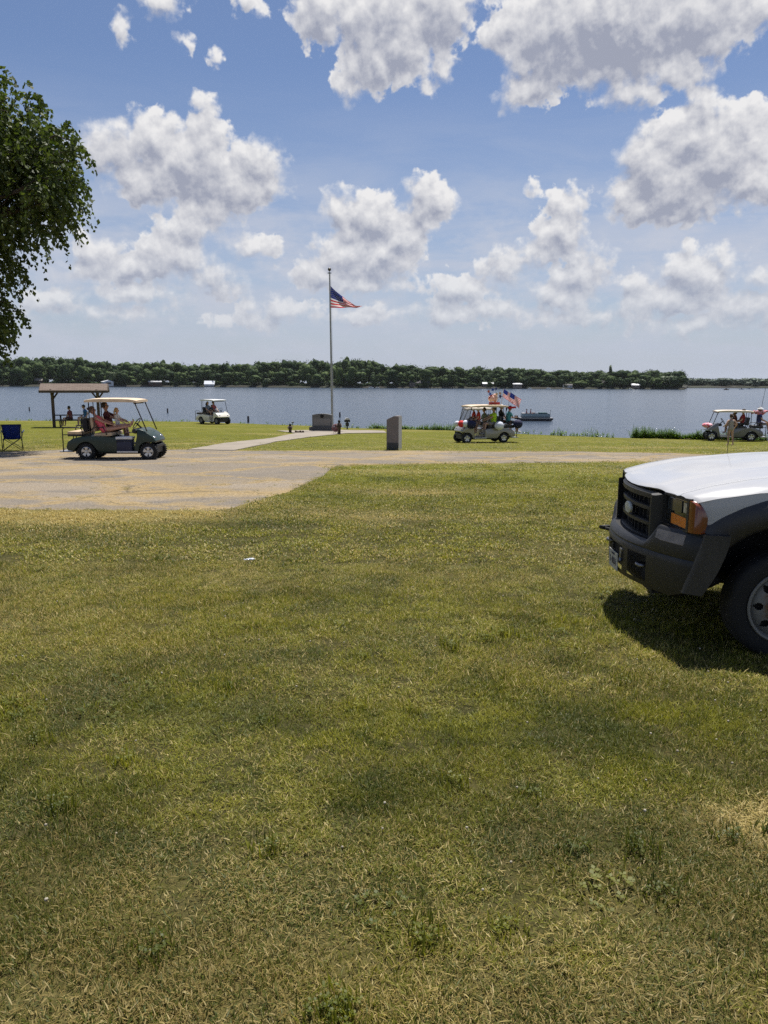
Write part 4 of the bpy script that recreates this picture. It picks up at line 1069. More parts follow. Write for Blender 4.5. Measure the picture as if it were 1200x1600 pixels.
# park grill
g = ground_at(542.5, 670.5); gs = 1 / px_m(g); r = empty('park_grill', g, rad(12), 'pedestal park grill with grey hood right of the memorial', 'grill')
bm = nb(); tube(bm, [(0, 0, 0), (0, 0, .45)], .045, 10); box(bm, (0, 0, .30), (.2, .2, .22), bev=.01); fin('pedestal', bm, M_black, r)
bm = nb(); box(bm, (0, 0, .52), (.34, .30, .14), bev=.02); box(bm, (0, -.17, .52), (.30, .05, .03)); fin('firebox', bm, M_black, r)
bm = nb(); prism(bm, [(-.16, .595), (.16, .595), (.13, .68), (.05, .72), (-.05, .72), (-.13, .68)], -.14, .14, .01); fin('hood', bm, pmat('pale_lid', (.60, .60, .60), .35, .4), r)

# granite marker by the drive
og = ground_at(613.5, 703.5); os_ = 1 / px_m(og); h = 54 * os_; wd = 19 * os_; dp = .50
ob = empty('granite_marker', og, rad(-14.5), 'upright granite marker with a slanted top beside the drive', 'monument')
ob.location = og + Vector((.05, .1, -.02))
bm = nb(); prism(bm, [(-wd / 2, 0), (wd / 2, 0), (wd / 2, h), (wd * .12, h), (-wd * .30, h * .935), (-wd / 2, h * .89)], -dp / 2, dp / 2, .008)
mk = pmat('granite_red', (.19, .165, .158), .8, 0, .1, 4, .3, 60, col2=(.14, .135, .132))
fin('stone', bm, mk, ob)
bm = nb(); box(bm, (wd / 2 + .004, 0, h / 2), (.012, dp * .94, h * .97)); fin('lit_side', bm, GR('granite_lit', (.50, .49, .47), (.42, .41, .40), .05), ob)  # sunlight on the right face, painted as a paler panel
bm = nb(); box(bm, (.02, -dp / 2 - .003, h * .12), (wd * .93, .012, h * .235)); fin('plinth_face', bm, GR('granite_blue', (.055, .062, .066), (.04, .045, .05)), ob)

# ------------------------------------------------------------------ posts in the lake
def lake_post(px, py, hpx, pale, label):
    p = on_water(px, py); h = hpx / px_m(p); r = h * .16
    o = empty('lake_post', p, 0, label, 'marker post', 'marker posts in the lake')
    bm = nb(); tube(bm, [(0, 0, -1.5), (0, 0, h * .9), (0, 0, h)], [r, r, r * .7], 10); fin('pile', bm, pmat('pile_wood', (.07, .06, .055), .8), o, True, 40)
    bm = nb(); lathe(bm, [(r * 1.08, h * .35), (r * 1.08, h * .62)], 'Z', 12); fin('band', bm, pmat('post_band', pale, .7), o, True, 40)
lake_post(46, 642, 6, (.12, .10, .10), 'small dark marker post in the lake left of the shelter')
lake_post(262, 645, 7, (.5, .4, .38), 'small marker post in the lake between the green and cream carts')
lake_post(388, 660, 10, (.40, .36, .33), 'marker post at the water edge right of the cream cart')
lake_post(531, 652, 8, (.18, .17, .17), 'grey marker post in the lake just right of the flagpole')

# ------------------------------------------------------------------ pontoon boat
pb = on_water(836, 657.5); k = px_m(pb); BLn = 54 / k
bo = empty('pontoon_boat', pb, rad(-3), 'pontoon boat with teal furniture drifting on the lake', 'boat')
sB = BLn / 5.6
def bb(c, s_, **kw): box(bm, tuple(a * sB for a in c), tuple(a * sB for a in s_), **kw)
alu = pmat('dull_aluminium', (.36, .35, .34), .35, .6)
for sg in (-1, 1):
    bm = nb(); tube(bm, [(-2.5 * sB, sg * .9 * sB, .14 * sB), (2.2 * sB, sg * .9 * sB, .14 * sB), (2.75 * sB, sg * .9 * sB, .32 * sB)], [.28 * sB, .28 * sB, .07 * sB], 14); fin('pontoon', bm, pmat('pontoon_metal', (.05, .045, .045), .4, .4), bo, True, 50)
bm = nb(); bb((.1, 0, .46), (5.3, 2.3, .12)); fin('deck', bm, alu, bo)
bm = nb(); bb((0, 0, .85), (4.4, 2.2, .62)); bmesh.ops.delete(bm, geom=[f for f in bm.faces if abs(f.normal.z) > .5], context='FACES_ONLY'); bmesh.ops.solidify(bm, geom=bm.faces[:], thickness=.04); fin('side_fence', bm, pmat('pale_teal', (.26, .33, .34), .5, 0, .1, 4), bo)
bm = nb(); bb((0, 0, .66), (4.46, 2.26, .10)); fin('dark_stripe', bm, pmat('navy_stripe', (.02, .02, .05), .4), bo)
bm = nb(); bb((1.2, .2, 1.22), (1.3, 1.3, .26), bev=.06 * sB); fin('lounge_seat', bm, pmat('teal_cover', (.015, .075, .085), .7), bo, True)
bm = nb(); bb((-1.9, 0, 1.12), (.5, 1.9, .3), bev=.05 * sB); bb((-.2, .5, 1.2), (.5, .6, .34), bev=.05 * sB); fin('helm_seats', bm, pmat('pale_vinyl', (.35, .32, .33), .6), bo, True)
bm = nb(); bb((-3.05, 0, .55), (.55, .42, .62), bev=.08 * sB); bb((-2.75, 0, .3), (.3, .25, .5)); fin('outboard_motor', bm, M_black, bo, True)
bm = nb(); tube(bm, [(2.45 * sB, .2, .5 * sB), (2.45 * sB, .2, 1.7 * sB)], .02 * sB); bb((2.45, .2 / sB, 1.66), (.22, .05, .05)); fin('bow_light_pole', bm, M_black, bo)
bm = nb(); ball(bm, (2.35 * sB, .5, .62 * sB), .12 * sB, 2); ball(bm, (1.95 * sB, -.6, .78 * sB), .12 * sB, 2); fin('fender', bm, M_black, bo, True)
for x, lb in ((-1.45, 'left of two people in pink tops sitting on the pontoon boat'), (-.80, 'right of two people in pink tops sitting on the pontoon boat')):
    person(lb, bo.matrix_basis @ Vector((x * sB, 0, 1.02 * sB)), rad(-3), sit(lean=rad(4)), shirt=(.32, .14, .16), bottoms=(.05, .05, .07), hair=(.02, .015, .012), s=.88 * sB / .9)
# boats far off at the right
for (px, py, lb) in ((1135, 609.2, 'tiny dark boat far off at the right, nearer the wooded point'), (1159, 608.8, 'tiny white boat far off at the right, towing a pale wake'), (1171, 608.2, 'tiny pale boat farthest right near the distant shore')):
    p = on_water(px, py); q = 8 / px_m(p); o = empty('motorboat', p, rad(5), lb, 'boat', 'boats far out on the lake')
    bm = nb(); prism(bm, [(-.5 * q, .0), (.38 * q, 0), (.52 * q, .16 * q), (-.5 * q, .15 * q)], -.14 * q, .14 * q); fin('hull', bm, M_white if 'white' in lb or 'pale' in lb else pmat('dark_hull', (.12, .06, .05), .5), o)
    bm = nb(); box(bm, (-.05 * q, 0, .22 * q), (.22 * q, .16 * q, .14 * q)); fin('console', bm, M_black, o)

# ------------------------------------------------------------------ far shore
def interp(xs, ys, x): return float(np.interp(x, xs, ys))
SHX = [-900, 0, 300, 400, 600, 800, 1000, 1072]; SHY = [602.6, 604.0, 604.6, 605.4, 606.5, 607.4, 608.3, 608.8]
TPX = [-900, 0, 40, 80, 110, 160, 210, 250, 300, 350, 400, 450, 500, 545, 590, 603, 640, 680, 700, 750, 800, 850, 900, 950, 1000, 1040, 1060, 1072]
TPY = [560, 564, 562, 559, 561, 568, 571, 566, 572, 569, 568, 566, 565, 562.5, 565, 574, 571, 575, 578, 576.5, 579, 580, 583, 582.5, 581.5, 581.5, 583, 592]
def shore_pt(px, back=0):
    p = on_water(px, interp(SHX, SHY, px)); d = Vector((p.x, p.y, 0)).normalized(); return p + d * back
def far_land(name, pts, depth, h0, h1):
    offs = [0, 1.5, 6, 20, depth * .5, depth]; hs = [-.4, h0 * .7, h0, h0 * 1.3, h1, h1]
    v = []
    for p in pts:
        d = Vector((p.x, p.y, 0)).normalized()
        for o_, h_ in zip(offs, hs): v.append((p.x + d.x * o_, p.y + d.y * o_, WATER + h_ + random.uniform(-.1, .1)))
    o = mesh_obj(name, v, grid_faces(len(pts), len(offs)), pmat('far_bank', (.028, .034, .015), .95, 0, .2, .05, col2=(.026, .021, .017)), smooth=True); tag(o, kind='structure')
pts = [shore_pt(x) + Vector((0, random.uniform(-2, 2), 0)) for x in np.linspace(-900, 1068, 120)] + [shore_pt(1073, 25), shore_pt(1072, 90)]
far_land('far_shore', pts, 160, 1.6, 3.5)
def far2(px, back=0):
    p = on_water(px, 606.0 + (px - 1080) * .0035); d = Vector((p.x, p.y, 0)).normalized(); return p + d * back
far_land('distant_shore', [far2(x) for x in np.linspace(1000, 2300, 40)], 200, 1.5, 4)

def leaf_mat(name, c1, c2, c3, scale=.25, trans=.25, spec=.3):
    m = bpy.data.materials.new(name); m.use_nodes = True; T = NT(m.node_tree); b = T.n['Principled BSDF']; o = T.n['Material Output']
    a = T.new('ShaderNodeAttribute', attribute_name='tint').outputs['Fac']; pos = T.new('ShaderNodeNewGeometry').outputs['Position']
    c = T.mix(a, c1, c2); c = T.mix(T.step(T.noise(pos, scale, 4, .65), .5, .75), c, c3)
    T.l.new(c, b.inputs['Base Color']); b.inputs['Roughness'].default_value = .6; b.inputs['Specular IOR Level'].default_value = spec
    if trans:
        t = T.new('ShaderNodeBsdfTranslucent', {0: T.mix(1.0, c, (1.0, 1.15, .5), 'MULTIPLY')}); mx = T.new('ShaderNodeMixShader', {0: trans, 1: b.outputs[0], 2: t.outputs[0]}); T.l.new(mx.outputs[0], o.inputs[0])
    return m
def ico(sub):
    bm = nb(); bmesh.ops.create_icosphere(bm, subdivisions=sub, radius=1); v = np.array([x.co[:] for x in bm.verts]); f = np.array([[q.index for q in p.verts] for p in bm.faces]); bm.free(); return v, f
ICV, ICF = ico(2)
def crowns(name, items, mat, label, cat, leafy=5000):
    """items: (centre, rx, rz, tint): every crown is several ragged puffs plus loose leaf clumps"""
    V = []; Fc = []; Ti = []; n = 0
    for (c, rx, rz, ti) in items:
        np_ = 7
        for k in range(np_):
            a = RNG.uniform(0, 6.28); rr = RNG.uniform(.15, .6); z = RNG.uniform(-.55, .55) if k else .4
            s_ = RNG.uniform(.36, .58) * (1 - .3 * abs(z)); pc = np.array([c[0] + rx * rr * math.cos(a) * (1 - .5 * max(z, 0)), c[1] + rx * rr * math.sin(a), c[2] + rz * z])
            d = 1 + RNG.uniform(-.22, .26, (len(ICV), 1)); v = ICV * d * np.array([rx * s_, rx * s_, rz * s_ * .95]) + pc
            V.append(v); Fc.append(ICF + n); n += len(v); Ti.append(np.full(len(v), np.clip(ti + RNG.uniform(-.18, .18), 0, 1)))
        # loose leaf clumps over the outside of the crown
        m_ = 330; a = RNG.uniform(0, 6.283, m_); cz = RNG.uniform(-.75, 1, m_); rr = np.sqrt(1 - cz * cz * .9)
        lump = 1 + .22 * np.sin(a * 3 + ti * 9) * np.cos(cz * 4 + ti * 20) + RNG.uniform(-.14, .10, m_)
        pc = np.stack([np.cos(a) * rr * rx * lump * .92, np.sin(a) * rr * rx * lump * .92, cz * rz * lump * .80], 1) + np.array(c)
        sz = RNG.uniform(.35, .95, m_) * min(1, rx / 5)
        tri = RNG.normal(size=(m_, 3, 3)); tri /= np.linalg.norm(tri, axis=2, keepdims=True); tri = pc[:, None, :] + tri * sz[:, None, None]
        V.append(tri.reshape(-1, 3)); Fc.append(np.arange(m_ * 3).reshape(-1, 3) + n); n += m_ * 3
        Ti.append(np.repeat(np.clip(ti + RNG.uniform(-.35, .35, m_), 0, 1), 3))
    o = mesh_obj(name, np.concatenate(V), np.concatenate(Fc), mat)
    fattr(o, 'tint', np.concatenate(Ti)); return o
FARLEAF = leaf_mat('far_foliage', (.018, .036, .014), (.075, .108, .034), (.038, .060, .024), .05, 0, .05)
items = []
x = -700
while x < 1064:
    shy = interp(SHX, SHY, x); top = interp(TPX, TPY, x)
    back = RNG.uniform(28, 70); p = shore_pt(x, back); m = px_m(p); H_ = (shy - top) / m + 2.0; H_ *= RNG.uniform(.86, 1.03)
    rz = H_ * .42; items.append(((p.x, p.y, WATER + H_ - rz), RNG.uniform(5.0, 8.5), rz, RNG.uniform(0, .6)))
    x += RNG.uniform(3, 7.5)
x = -700
while x < 1066:
    shy = interp(SHX, SHY, x); top = interp(TPX, TPY, x)
    back = RNG.uniform(5, 24); p = shore_pt(x, back); m = px_m(p); H_ = (shy - top) / m * RNG.uniform(.45, .88)
    rz = H_ * .44; items.append(((p.x, p.y, WATER + 1 + H_ - rz), RNG.uniform(3.5, 6.8), rz, RNG.uniform(0, 1)))
    x += RNG.uniform(3.5, 8)
x = -700
while x < 1066:
    p = shore_pt(x, RNG.uniform(4, 14)); H_ = RNG.uniform(2, 6); items.append(((p.x, p.y, WATER + 1.2 + H_ * .4), RNG.uniform(2.5, 4.5), H_ * .5, RNG.uniform(0, .7))); x += RNG.uniform(4, 9)
fw_ = crowns('far_woods', items, FARLEAF, '', ''); tag(fw_, 'dense green wood along the far side of the lake', 'woods', kind='stuff')
items = []; x = 1010
while x < 1900:
    p = far2(x, RNG.uniform(8, 70)); H_ = RNG.uniform(9.2, 11.2); items.append(((p.x, p.y, WATER + H_ * .58), RNG.uniform(5, 9), H_ * .42, RNG.uniform(0, .6))); x += RNG.uniform(3, 6)
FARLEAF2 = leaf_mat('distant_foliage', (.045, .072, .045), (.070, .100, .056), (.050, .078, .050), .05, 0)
fw2 = crowns('distant_woods', items, FARLEAF2, '', ''); tag(fw2, 'low wood on the distant shore at the right', 'woods', kind='stuff')
# trees that stand out of the wood
TR = pmat('bark', (.09, .07, .055), .9, 0, .2, 3, .5, 12)
def lone_tree(px, back, hpx, wpx, tint, label, rise=1.6):
    p = shore_pt(px, back); m = px_m(p); H_ = hpx / m; r = wpx / 2 / m
    root = empty('tree', (p.x, p.y, WATER + rise - .3), 0, label, 'tree')
    bm = nb(); tube(bm, [(0, 0, 0), (.2, 0, H_ * .35), (0, .1, H_ * .7)], [.4, .3, .12], 8); fin('trunk', bm, TR, root, True)
    cr = crowns('crown', [((0, 0, H_ * .58), r, H_ * .42, tint), ((r * .2, -1, H_ * .66), r * .8, H_ * .30, tint)], LIGHTLEAF, '', ''); cr.parent = root
LIGHTLEAF = leaf_mat('pale_foliage', (.060, .090, .032), (.10, .13, .05), (.05, .075, .03), .08, 0)
lone_tree(177, 6, 22, 20, .7, 'pale green round tree on the far shore above the white boathouse')
lone_tree(418, 5, 12, 14, .3, 'pale bushy tree low on the far shore left of the flagpole')
lone_tree(492, 5, 11, 12, .4, 'small pale tree at the far waterline close left of the flagpole')
lone_tree(1001, 5, 14, 14, .2, 'rounded green tree low on the far shore near the wooded point')
lone_tree(1042, 8, 19, 26, .1, 'broad bright tree close to the end of the wooded point')
lone_tree(952, 30, 36, 6, .0, 'slim tree sticking up above the far wood at the right')

# houses and boathouses on the far shore
WALLW = pmat('white_siding', (.62, .62, .62), .7); ROOFG = pmat('pale_metal_roof', (.60, .61, .63), .4, .2); ROOFD = pmat('dark_shingle_roof', (.09, .085, .085), .85); WALLB = pmat('brown_wall', (.10, .06, .045), .85); WALLT = pmat('tan_wall', (.26, .21, .17), .85)
def house(name, px, pyb, wpx, hpx, label, wall, roof, back=6, yaw=0, windows=3, roofh=.4, depth=6, cat='house', gable=False):
    p = shore_pt(px, back); m = px_m(p); w = wpx / m; h = hpx / m
    base = WATER + 1.3; r = empty(name, (p.x, p.y, base), yaw - p.x / p.y * .4, label, cat)
    he = h * (1 - roofh)
    bm = nb(); box(bm, (0, 0, he / 2 - .4), (w, depth, he + .8)); fin('wall', bm, wall, r)
    bm = nb(); ov = .4
    if gable: prism2 = [(-w / 2 - ov, he), (0, h), (w / 2 + ov, he)]; prism(bm, prism2, -depth / 2 - ov, depth / 2 + ov)
    else:
        for (a, b, c_, d_) in (((-w / 2 - ov, -depth / 2 - ov, he), (w / 2 + ov, -depth / 2 - ov, he), (w / 2 + ov, 0, h), (-w / 2 - ov, 0, h)), ((-w / 2 - ov, depth / 2 + ov, he), (w / 2 + ov, depth / 2 + ov, he), (w / 2 + ov, 0, h), (-w / 2 - ov, 0, h))): plate3(bm, [a, b, c_, d_], (0, 0, .15))
    fin('roof', bm, roof, r)
    for i in range(windows):
        bm = nb(); box(bm, (-w / 2 + w * (i + .5) / windows, -depth / 2 - .02, he * .55), (w / windows * .5, .08, he * .45)); fin('window', bm, pmat('dark_window', (.02, .025, .03), .15), r)
house('lake_house', 34, 0, 26, 11, 'long low brown house on the far shore at the left edge', WALLB, pmat('grey_roof', (.20, .20, .21), .8), 12, windows=5, roofh=.35)
house('lake_house', 59, 0, 16, 10, 'second low house with tan roof right beside the long brown house', WALLB, pmat('tan_roof', (.24, .22, .19), .8), 12, windows=3, roofh=.35)
house('boathouse', 168, 0, 15, 8, 'bright white boathouse just right of the picnic shelter roof', WALLW, pmat('white_roof', (.75, .75, .76), .5), 2, .5, 1, .35, 7, 'boathouse', True)
house('lake_house', 180, 0, 8, 12, 'small dark house with pale roof behind the white boathouse', WALLB, ROOFG, 14, 0, 1, .3, 5)
house('boat_shelter', 243, 0, 19, 7, 'low open boat shelter with pale flat roof on the far shore', WALLB, ROOFG, 2, 0, 2, .3, 5, 'boat shelter')
house('boathouse', 328, 0, 15, 7, 'pale metal roofed boathouse above the cream golf cart', WALLW, pmat('blue_white_roof', (.62, .66, .72), .5), 2, 0, 2, .75, 6, 'boathouse')
house('lake_house', 655, 0, 30, 9, 'grey house among the trees beyond the granite marker', WALLT, ROOFD, 8, 0, 5, .4, 6)
house('lake_house', 762, 0, 16, 7, 'pale house in the wood left of the decorated cart flags', WALLT, ROOFG, 8, 0, 3, .35, 6)
house('boathouse', 808, 0, 13, 6, 'boathouse with pale awning on the shore above the pontoon boat', WALLT, ROOFG, 3, 0, 2, .3, 5, 'boathouse')
house('lake_house', 886, 0, 14, 5, 'white lakeside house with a low roof, right of the pontoon boat', WALLW, ROOFD, 5, 0, 3, .4, 6)
house('lake_house', 934, 0, 18, 11, 'brick coloured house in the wood near the wooded point', pmat('brick_red', (.16, .08, .06), .85), ROOFD, 10, 0, 3, .4, 6)
house('lake_house', 992, 0, 12, 6, 'grey cottage at the waterline of the wooded point', WALLT, ROOFG, 4, 0, 2, .4, 5)
for i, (px, w, lb) in enumerate(((580, 8, 'white moored boat under the wood right of the flagpole'), (590, 6, 'second white boat moored right beside the first one'), (828, 6, 'white boat moored on the far shore above the pontoon boat'), (857, 7, 'white boat on the far shore at the tip of the pontoon boat'), (880, 4, 'small white boat at the dock of the white lakeside house'), (985, 5, 'small white boat at the shore of the wooded point'), (1072, 3, 'speck of a white boat at the very tip of the wooded point'))):
    p = shore_pt(px, -3); q = w / px_m(p); o = empty('moored_boat', p, rad(8), lb, 'boat', 'boats moored along the far shore')
    bm = nb(); prism(bm, [(-.5 * q, .05), (.38 * q, .05), (.52 * q, .16 * q), (-.5 * q, .13 * q)], -1, 1); fin('hull', bm, M_white, o)
    bm = nb(); box(bm, (-.08 * q, 0, .30 * q), (.5 * q, 1.6, .04 * q)); box(bm, (-.28 * q, 0, .2 * q), (.03 * q, 1.2, .2 * q)); box(bm, (.1 * q, 0, .2 * q), (.03 * q, 1.2, .2 * q)); fin('sun_top', bm, M_white, o)
for px, w, lb in ((225, 10, 'low wooden dock beside the open boat shelter'), (300, 16, 'long dark dock left of the pale metal boathouse'), (700, 14, 'low dock under the grey house in the wood'), (905, 10, 'dock between two far lakeside houses')):
    p = shore_pt(px, -4); q = w / px_m(p); o = empty('dock', p, 0, lb, 'dock')
    bm = nb(); box(bm, (0, 0, .7), (q, 2.5, .2)); fin('deck', bm, pmat('dock_wood', (.10, .085, .075), .9), o)
    bm = nb()
    for t in (-.45, -.15, .15, .45): tube(bm, [(t * q, -1.1, -1), (t * q, -1.1, 1.2)], .12, 6)
    fin('piles', bm, pmat('dock_wood', (.10, .085, .075), .9), o)
# ------------------------------------------------------------------ big tree at the left, trunk outside the frame
def build_big_tree():
    base = Vector((-18.2, 26.6, 0)); base.z = Gf(base.x, base.y) - .1
    root = empty('shade_tree', base, 0, 'large leafy shade tree hanging into the frame at the left', 'tree')
    R2 = np.random.default_rng(5); rnd = random.Random(4)
    # limbs
    limbs = []; tips = []
    def grow(p, d, L, r, depth):
        pts = [p.copy()]; rs = [r]; n = 5; q = p.copy(); dd = d.copy()
        for i in range(n):
            dd = (dd + Vector((rnd.uniform(-.16, .16), rnd.uniform(-.16, .16), rnd.uniform(-.10, .12) - (.05 if depth > 1 else 0)))).normalized()
            q = q + dd * L / n; pts.append(q.copy()); rs.append(r * (1 - .62 * (i + 1) / n))
        limbs.append((pts, rs))
        if depth >= 2: tips.extend(pts[1:])
        if depth < 4:
            for k in range(4 if depth < 2 else 3):
                t = rnd.uniform(.35, 1.0); i = min(int(t * n), n - 1); s_ = pts[i].lerp(pts[i + 1], t * n - i if t * n - i <= 1 else 1)
                a, b = frame_from(dd); an = rnd.uniform(0, 6.28); sp = rnd.uniform(.5, 1.0)
                nd = (dd + (a * math.cos(an) + b * math.sin(an)) * sp).normalized(); nd.z = nd.z * .8 + .08; grow(s_, nd.normalized(), L * rnd.uniform(.55, .75), rs[i] * .62, depth + 1)
    trunk = [Vector((0, 0, 0)), Vector((.1, 0, 1.2)), Vector((.0, .1, 2.6)), Vector((.2, 0, 4.2))]
    bm = nb(); tube(bm, trunk, [.48, .38, .34, .30], 16); fin('trunk', bm, TR, root, True)
    # lobes of the crown: centres and radii relative to the trunk base (x right, y away, z up)
    u = 1 / px_m(base)
    def P_(px, py, dy=0):
        r = ray(px, py); t = (base.y + dy) / r.y; return Vector((r.x * t, base.y + dy, 1.7 + r.z * t)) - base
    lobes = []
    for (px, py, r, dy) in ((10, 215, 92, 0), (60, 235, 62, -1.0), (66, 282, 60, .5), (20, 300, 90, -1.5), (80, 318, 40, -.8), (35, 325, 55, 1), (-20, 370, 70, 0), (-30, 415, 52, -.6), (-45, 480, 62, .4), (-6, 490, 34, -.3), (-30, 522, 40, -.8), (-110, 230, 140, 1), (-160, 330, 130, -1), (-90, 180, 110, -2), (-260, 250, 150, 0), (-360, 340, 150, 1), (-250, 400, 110, -2), (-420, 440, 110, 0), (-150, 300, 120, 3), (-150, 320, 120, -3.4), (-300, 280, 140, 3), (-320, 300, 130, -3.5), (0, 260, 70, 2.4)):
        lobes.append((P_(px, py, dy), r * u))
    for c, r in lobes:
        st = Vector((.2, 0, 4.2 if c.z > 5 else 3.4)); d = (c - st); L = d.length
        pts = []; n = 7
        for i in range(n + 1):
            t = i / n; pts.append(st + d * t + Vector((0, 0, math.sin(t * math.pi) * .10 * L)) + Vector((rnd.uniform(-.1, .1), rnd.uniform(-.1, .1), rnd.uniform(-.1, .1))) * (t > 0))
        limbs.append((pts, [max(.03, .17 * (1 - .8 * i / n)) for i in range(n + 1)]))
        for k in range(9):
            a = rnd.uniform(0, 6.28); z = rnd.uniform(-.7, .9); e = c + Vector((math.cos(a) * math.sqrt(1 - z * z), math.sin(a) * math.sqrt(1 - z * z), z)) * r * .85
            s_ = pts[rnd.randint(4, n)]; m = s_.lerp(e, .5) + Vector((0, 0, .25)); limbs.append(([s_, m, e], [.045, .028, .010]))
    for i, (pts, rs) in enumerate(limbs[:len(limbs)]):
        bm = nb() if i == 0 else bm
        tube(bm, pts, rs, 6, False)
    fin('branches', bm, TR, root, True)
    # twigs with leaves: arcs that start inside a lobe and droop at its rim
    V = []; n = 0; Ti = []
    for c, r in lobes:
        inview = c.x + base.x > -15.5
        nt = int((215 if inview else 80) * (r / 1.6) ** 2)
        a = R2.uniform(0, 6.283, nt); z = R2.uniform(-.85, 1, nt); q = np.sqrt(1 - z * z); rad_ = r * R2.uniform(.55, .98, nt) ** .8
        dirs = np.stack([np.cos(a) * q, np.sin(a) * q, z], 1)
        lump = 1 + .16 * np.sin(a * 4 + c.x) * np.cos(z * 5)
        kp = (fbm(a * 1.4 + c.x * 3, z * 2.2 + c.z, 91, 3) > .40) | (R2.uniform(0, 1, nt) < .25); a, z, q, rad_, dirs, lump = a[kp], z[kp], q[kp], rad_[kp], dirs[kp], lump[kp]; nt = len(a)
        st = np.array(c) + dirs * (rad_ * lump)[:, None] * .82
        L = R2.uniform(.35, .80, nt); nl = 15
        out = dirs * .8 + R2.normal(size=(nt, 3)) * .35; out[:, 2] = out[:, 2] * .5
        out /= np.linalg.norm(out, axis=1, keepdims=True)
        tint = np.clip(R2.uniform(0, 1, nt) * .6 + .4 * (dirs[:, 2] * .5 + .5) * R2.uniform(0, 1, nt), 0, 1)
        for k in range(nl):
            t = (k + R2.uniform(0, .6, nt)) / nl
            p = st + out * (L * t)[:, None] + np.array([0, 0, -1.]) * (L * .85 * t * t)[:, None] + R2.normal(size=(nt, 3)) * .035
            ax = out * (1 - t)[:, None] + np.array([0, 0, -1.]) * t[:, None] * 1.2 + R2.normal(size=(nt, 3)) * .55; ax /= np.linalg.norm(ax, axis=1, keepdims=True)
            sd = np.cross(ax, R2.normal(size=(nt, 3))); sd /= np.linalg.norm(sd, axis=1, keepdims=True)
            ll = R2.uniform(.10, .20, nt)[:, None]; ww = ll * .36
            quad = np.stack([p, p + ax * ll * .45 + sd * ww, p + ax * ll, p + ax * ll * .45 - sd * ww], 1)
            V.append(quad.reshape(-1, 3)); Ti.append(np.repeat(np.clip(tint + R2.uniform(-.2, .2, nt), 0, 1), 4))
    V = np.concatenate(V); Fc = np.arange(len(V)).reshape(-1, 4)
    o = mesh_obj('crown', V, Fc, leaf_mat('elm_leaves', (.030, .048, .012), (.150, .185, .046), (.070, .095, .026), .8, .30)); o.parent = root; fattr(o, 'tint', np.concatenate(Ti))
    print('tree quads', len(Fc))
build_big_tree()

# ------------------------------------------------------------------ weeds along the water's edge and reeds
def weeds(name, specs, mat, label, cat='weeds'):
    V = []; Ti = []
    for (px0, px1, n, h0, h1, off) in specs:
        for i in range(n):
            px = RNG.uniform(px0, px1); x = np.interp(px, [0, 300, 450, 560, 700, 860, 1000, 1200, 1300], [_ed[2].x, _ed[4].x, _ed[5].x, _ed[6].x, _ed[7].x, _ed[8].x, _ed[9].x, _ed[10].x, _ed[10].x + 3])
            y = float(edge_y(x)) + off + RNG.uniform(-.25, .5); clump = fbm(np.array([x * 1.6]), np.array([3.]), 77, 2)[0]
            h = RNG.uniform(h0, h1) * (.35 + 1.1 * clump); b = np.array([x, y, Gf(x, y)]); lean = RNG.normal(size=3) * .25; lean[2] = 0
            for k in range(7):
                t = (k + .5) / 7; p = b + np.array([lean[0] * t, lean[1] * t, 1]) * h * t; a = RNG.uniform(0, 6.28); l = RNG.uniform(.08, .22) * (1.2 - t)
                e = p + np.array([math.cos(a) * l, math.sin(a) * l, l * RNG.uniform(-.1, .8)]); sd = np.array([-math.sin(a), math.cos(a), 0]) * l * .25; m = (p + e) / 2
                V += [p, m + sd, e, m - sd]; Ti += [RNG.uniform(0, 1)] * 4
            s2 = np.array([.012, 0, 0]); e = b + np.array([lean[0], lean[1], 1]) * h; V += [b - s2, b + s2, e + s2 * .3, e - s2 * .3]; Ti += [.2] * 4
    o = mesh_obj(name, np.array(V), np.arange(len(V)).reshape(-1, 4), mat); fattr(o, 'tint', Ti); tag(o, label, cat, kind='stuff')
WEED = leaf_mat('weed_green', (.08, .15, .025), (.18, .27, .05), (.10, .17, .035), .5, .3)
weeds('shore_weeds', [(585, 720, 600, .15, .45, 0), (860, 960, 120, .15, .5, 0), (990, 1115, 1500, .22, .55, .1), (1115, 1200, 900, .25, .55, .3), (740, 880, 60, .1, .3, 0), (0, 560, 160, .05, .28, 0), (545, 600, 30, .2, .5, 0)], WEED, 'tall green weeds along the edge of the lake')

# ------------------------------------------------------------------ crushed bottle and clover heads on the lawn
g = ground_at(390, 880); o = empty('crushed_bottle', g + Vector((0, 0, .040)), rad(18), 'crushed clear plastic bottle lying on the grass', 'bottle'); o.scale = (.62, .62, .62)
bm = nb(); lathe(bm, [(.012, -.085), (.013, -.065), (.030, -.045), (.033, -.02), (.031, .0), (.034, .03), (.033, .07), (.02, .085), (.0, .085)], 'X', 16)
for v in bm.verts: v.co.z *= .55 + .12 * math.sin(v.co.x * 90); v.co.y += .006 * math.sin(v.co.x * 60)
pl = fin('bottle_body', bm, pmat('clear_plastic', (.75, .80, .84), .15, 0, .05, 20, trans=.35, col2=(.80, .82, .84)), o, True)
bm = nb(); lathe(bm, [(.034, -.018), (.0345, .028)], 'X', 16)
for v in bm.verts: v.co.z *= .58
fin('label_band', bm, pmat('label_film', (.70, .74, .78), .5, col2=(.15, .2, .3), vscale=40), o, True)
bm = nb(); lathe(bm, [(.0, -.10), (.014, -.10), (.014, -.083), (.0, -.083)], 'X', 12); fin('bottle_cap', bm, M_white, o)

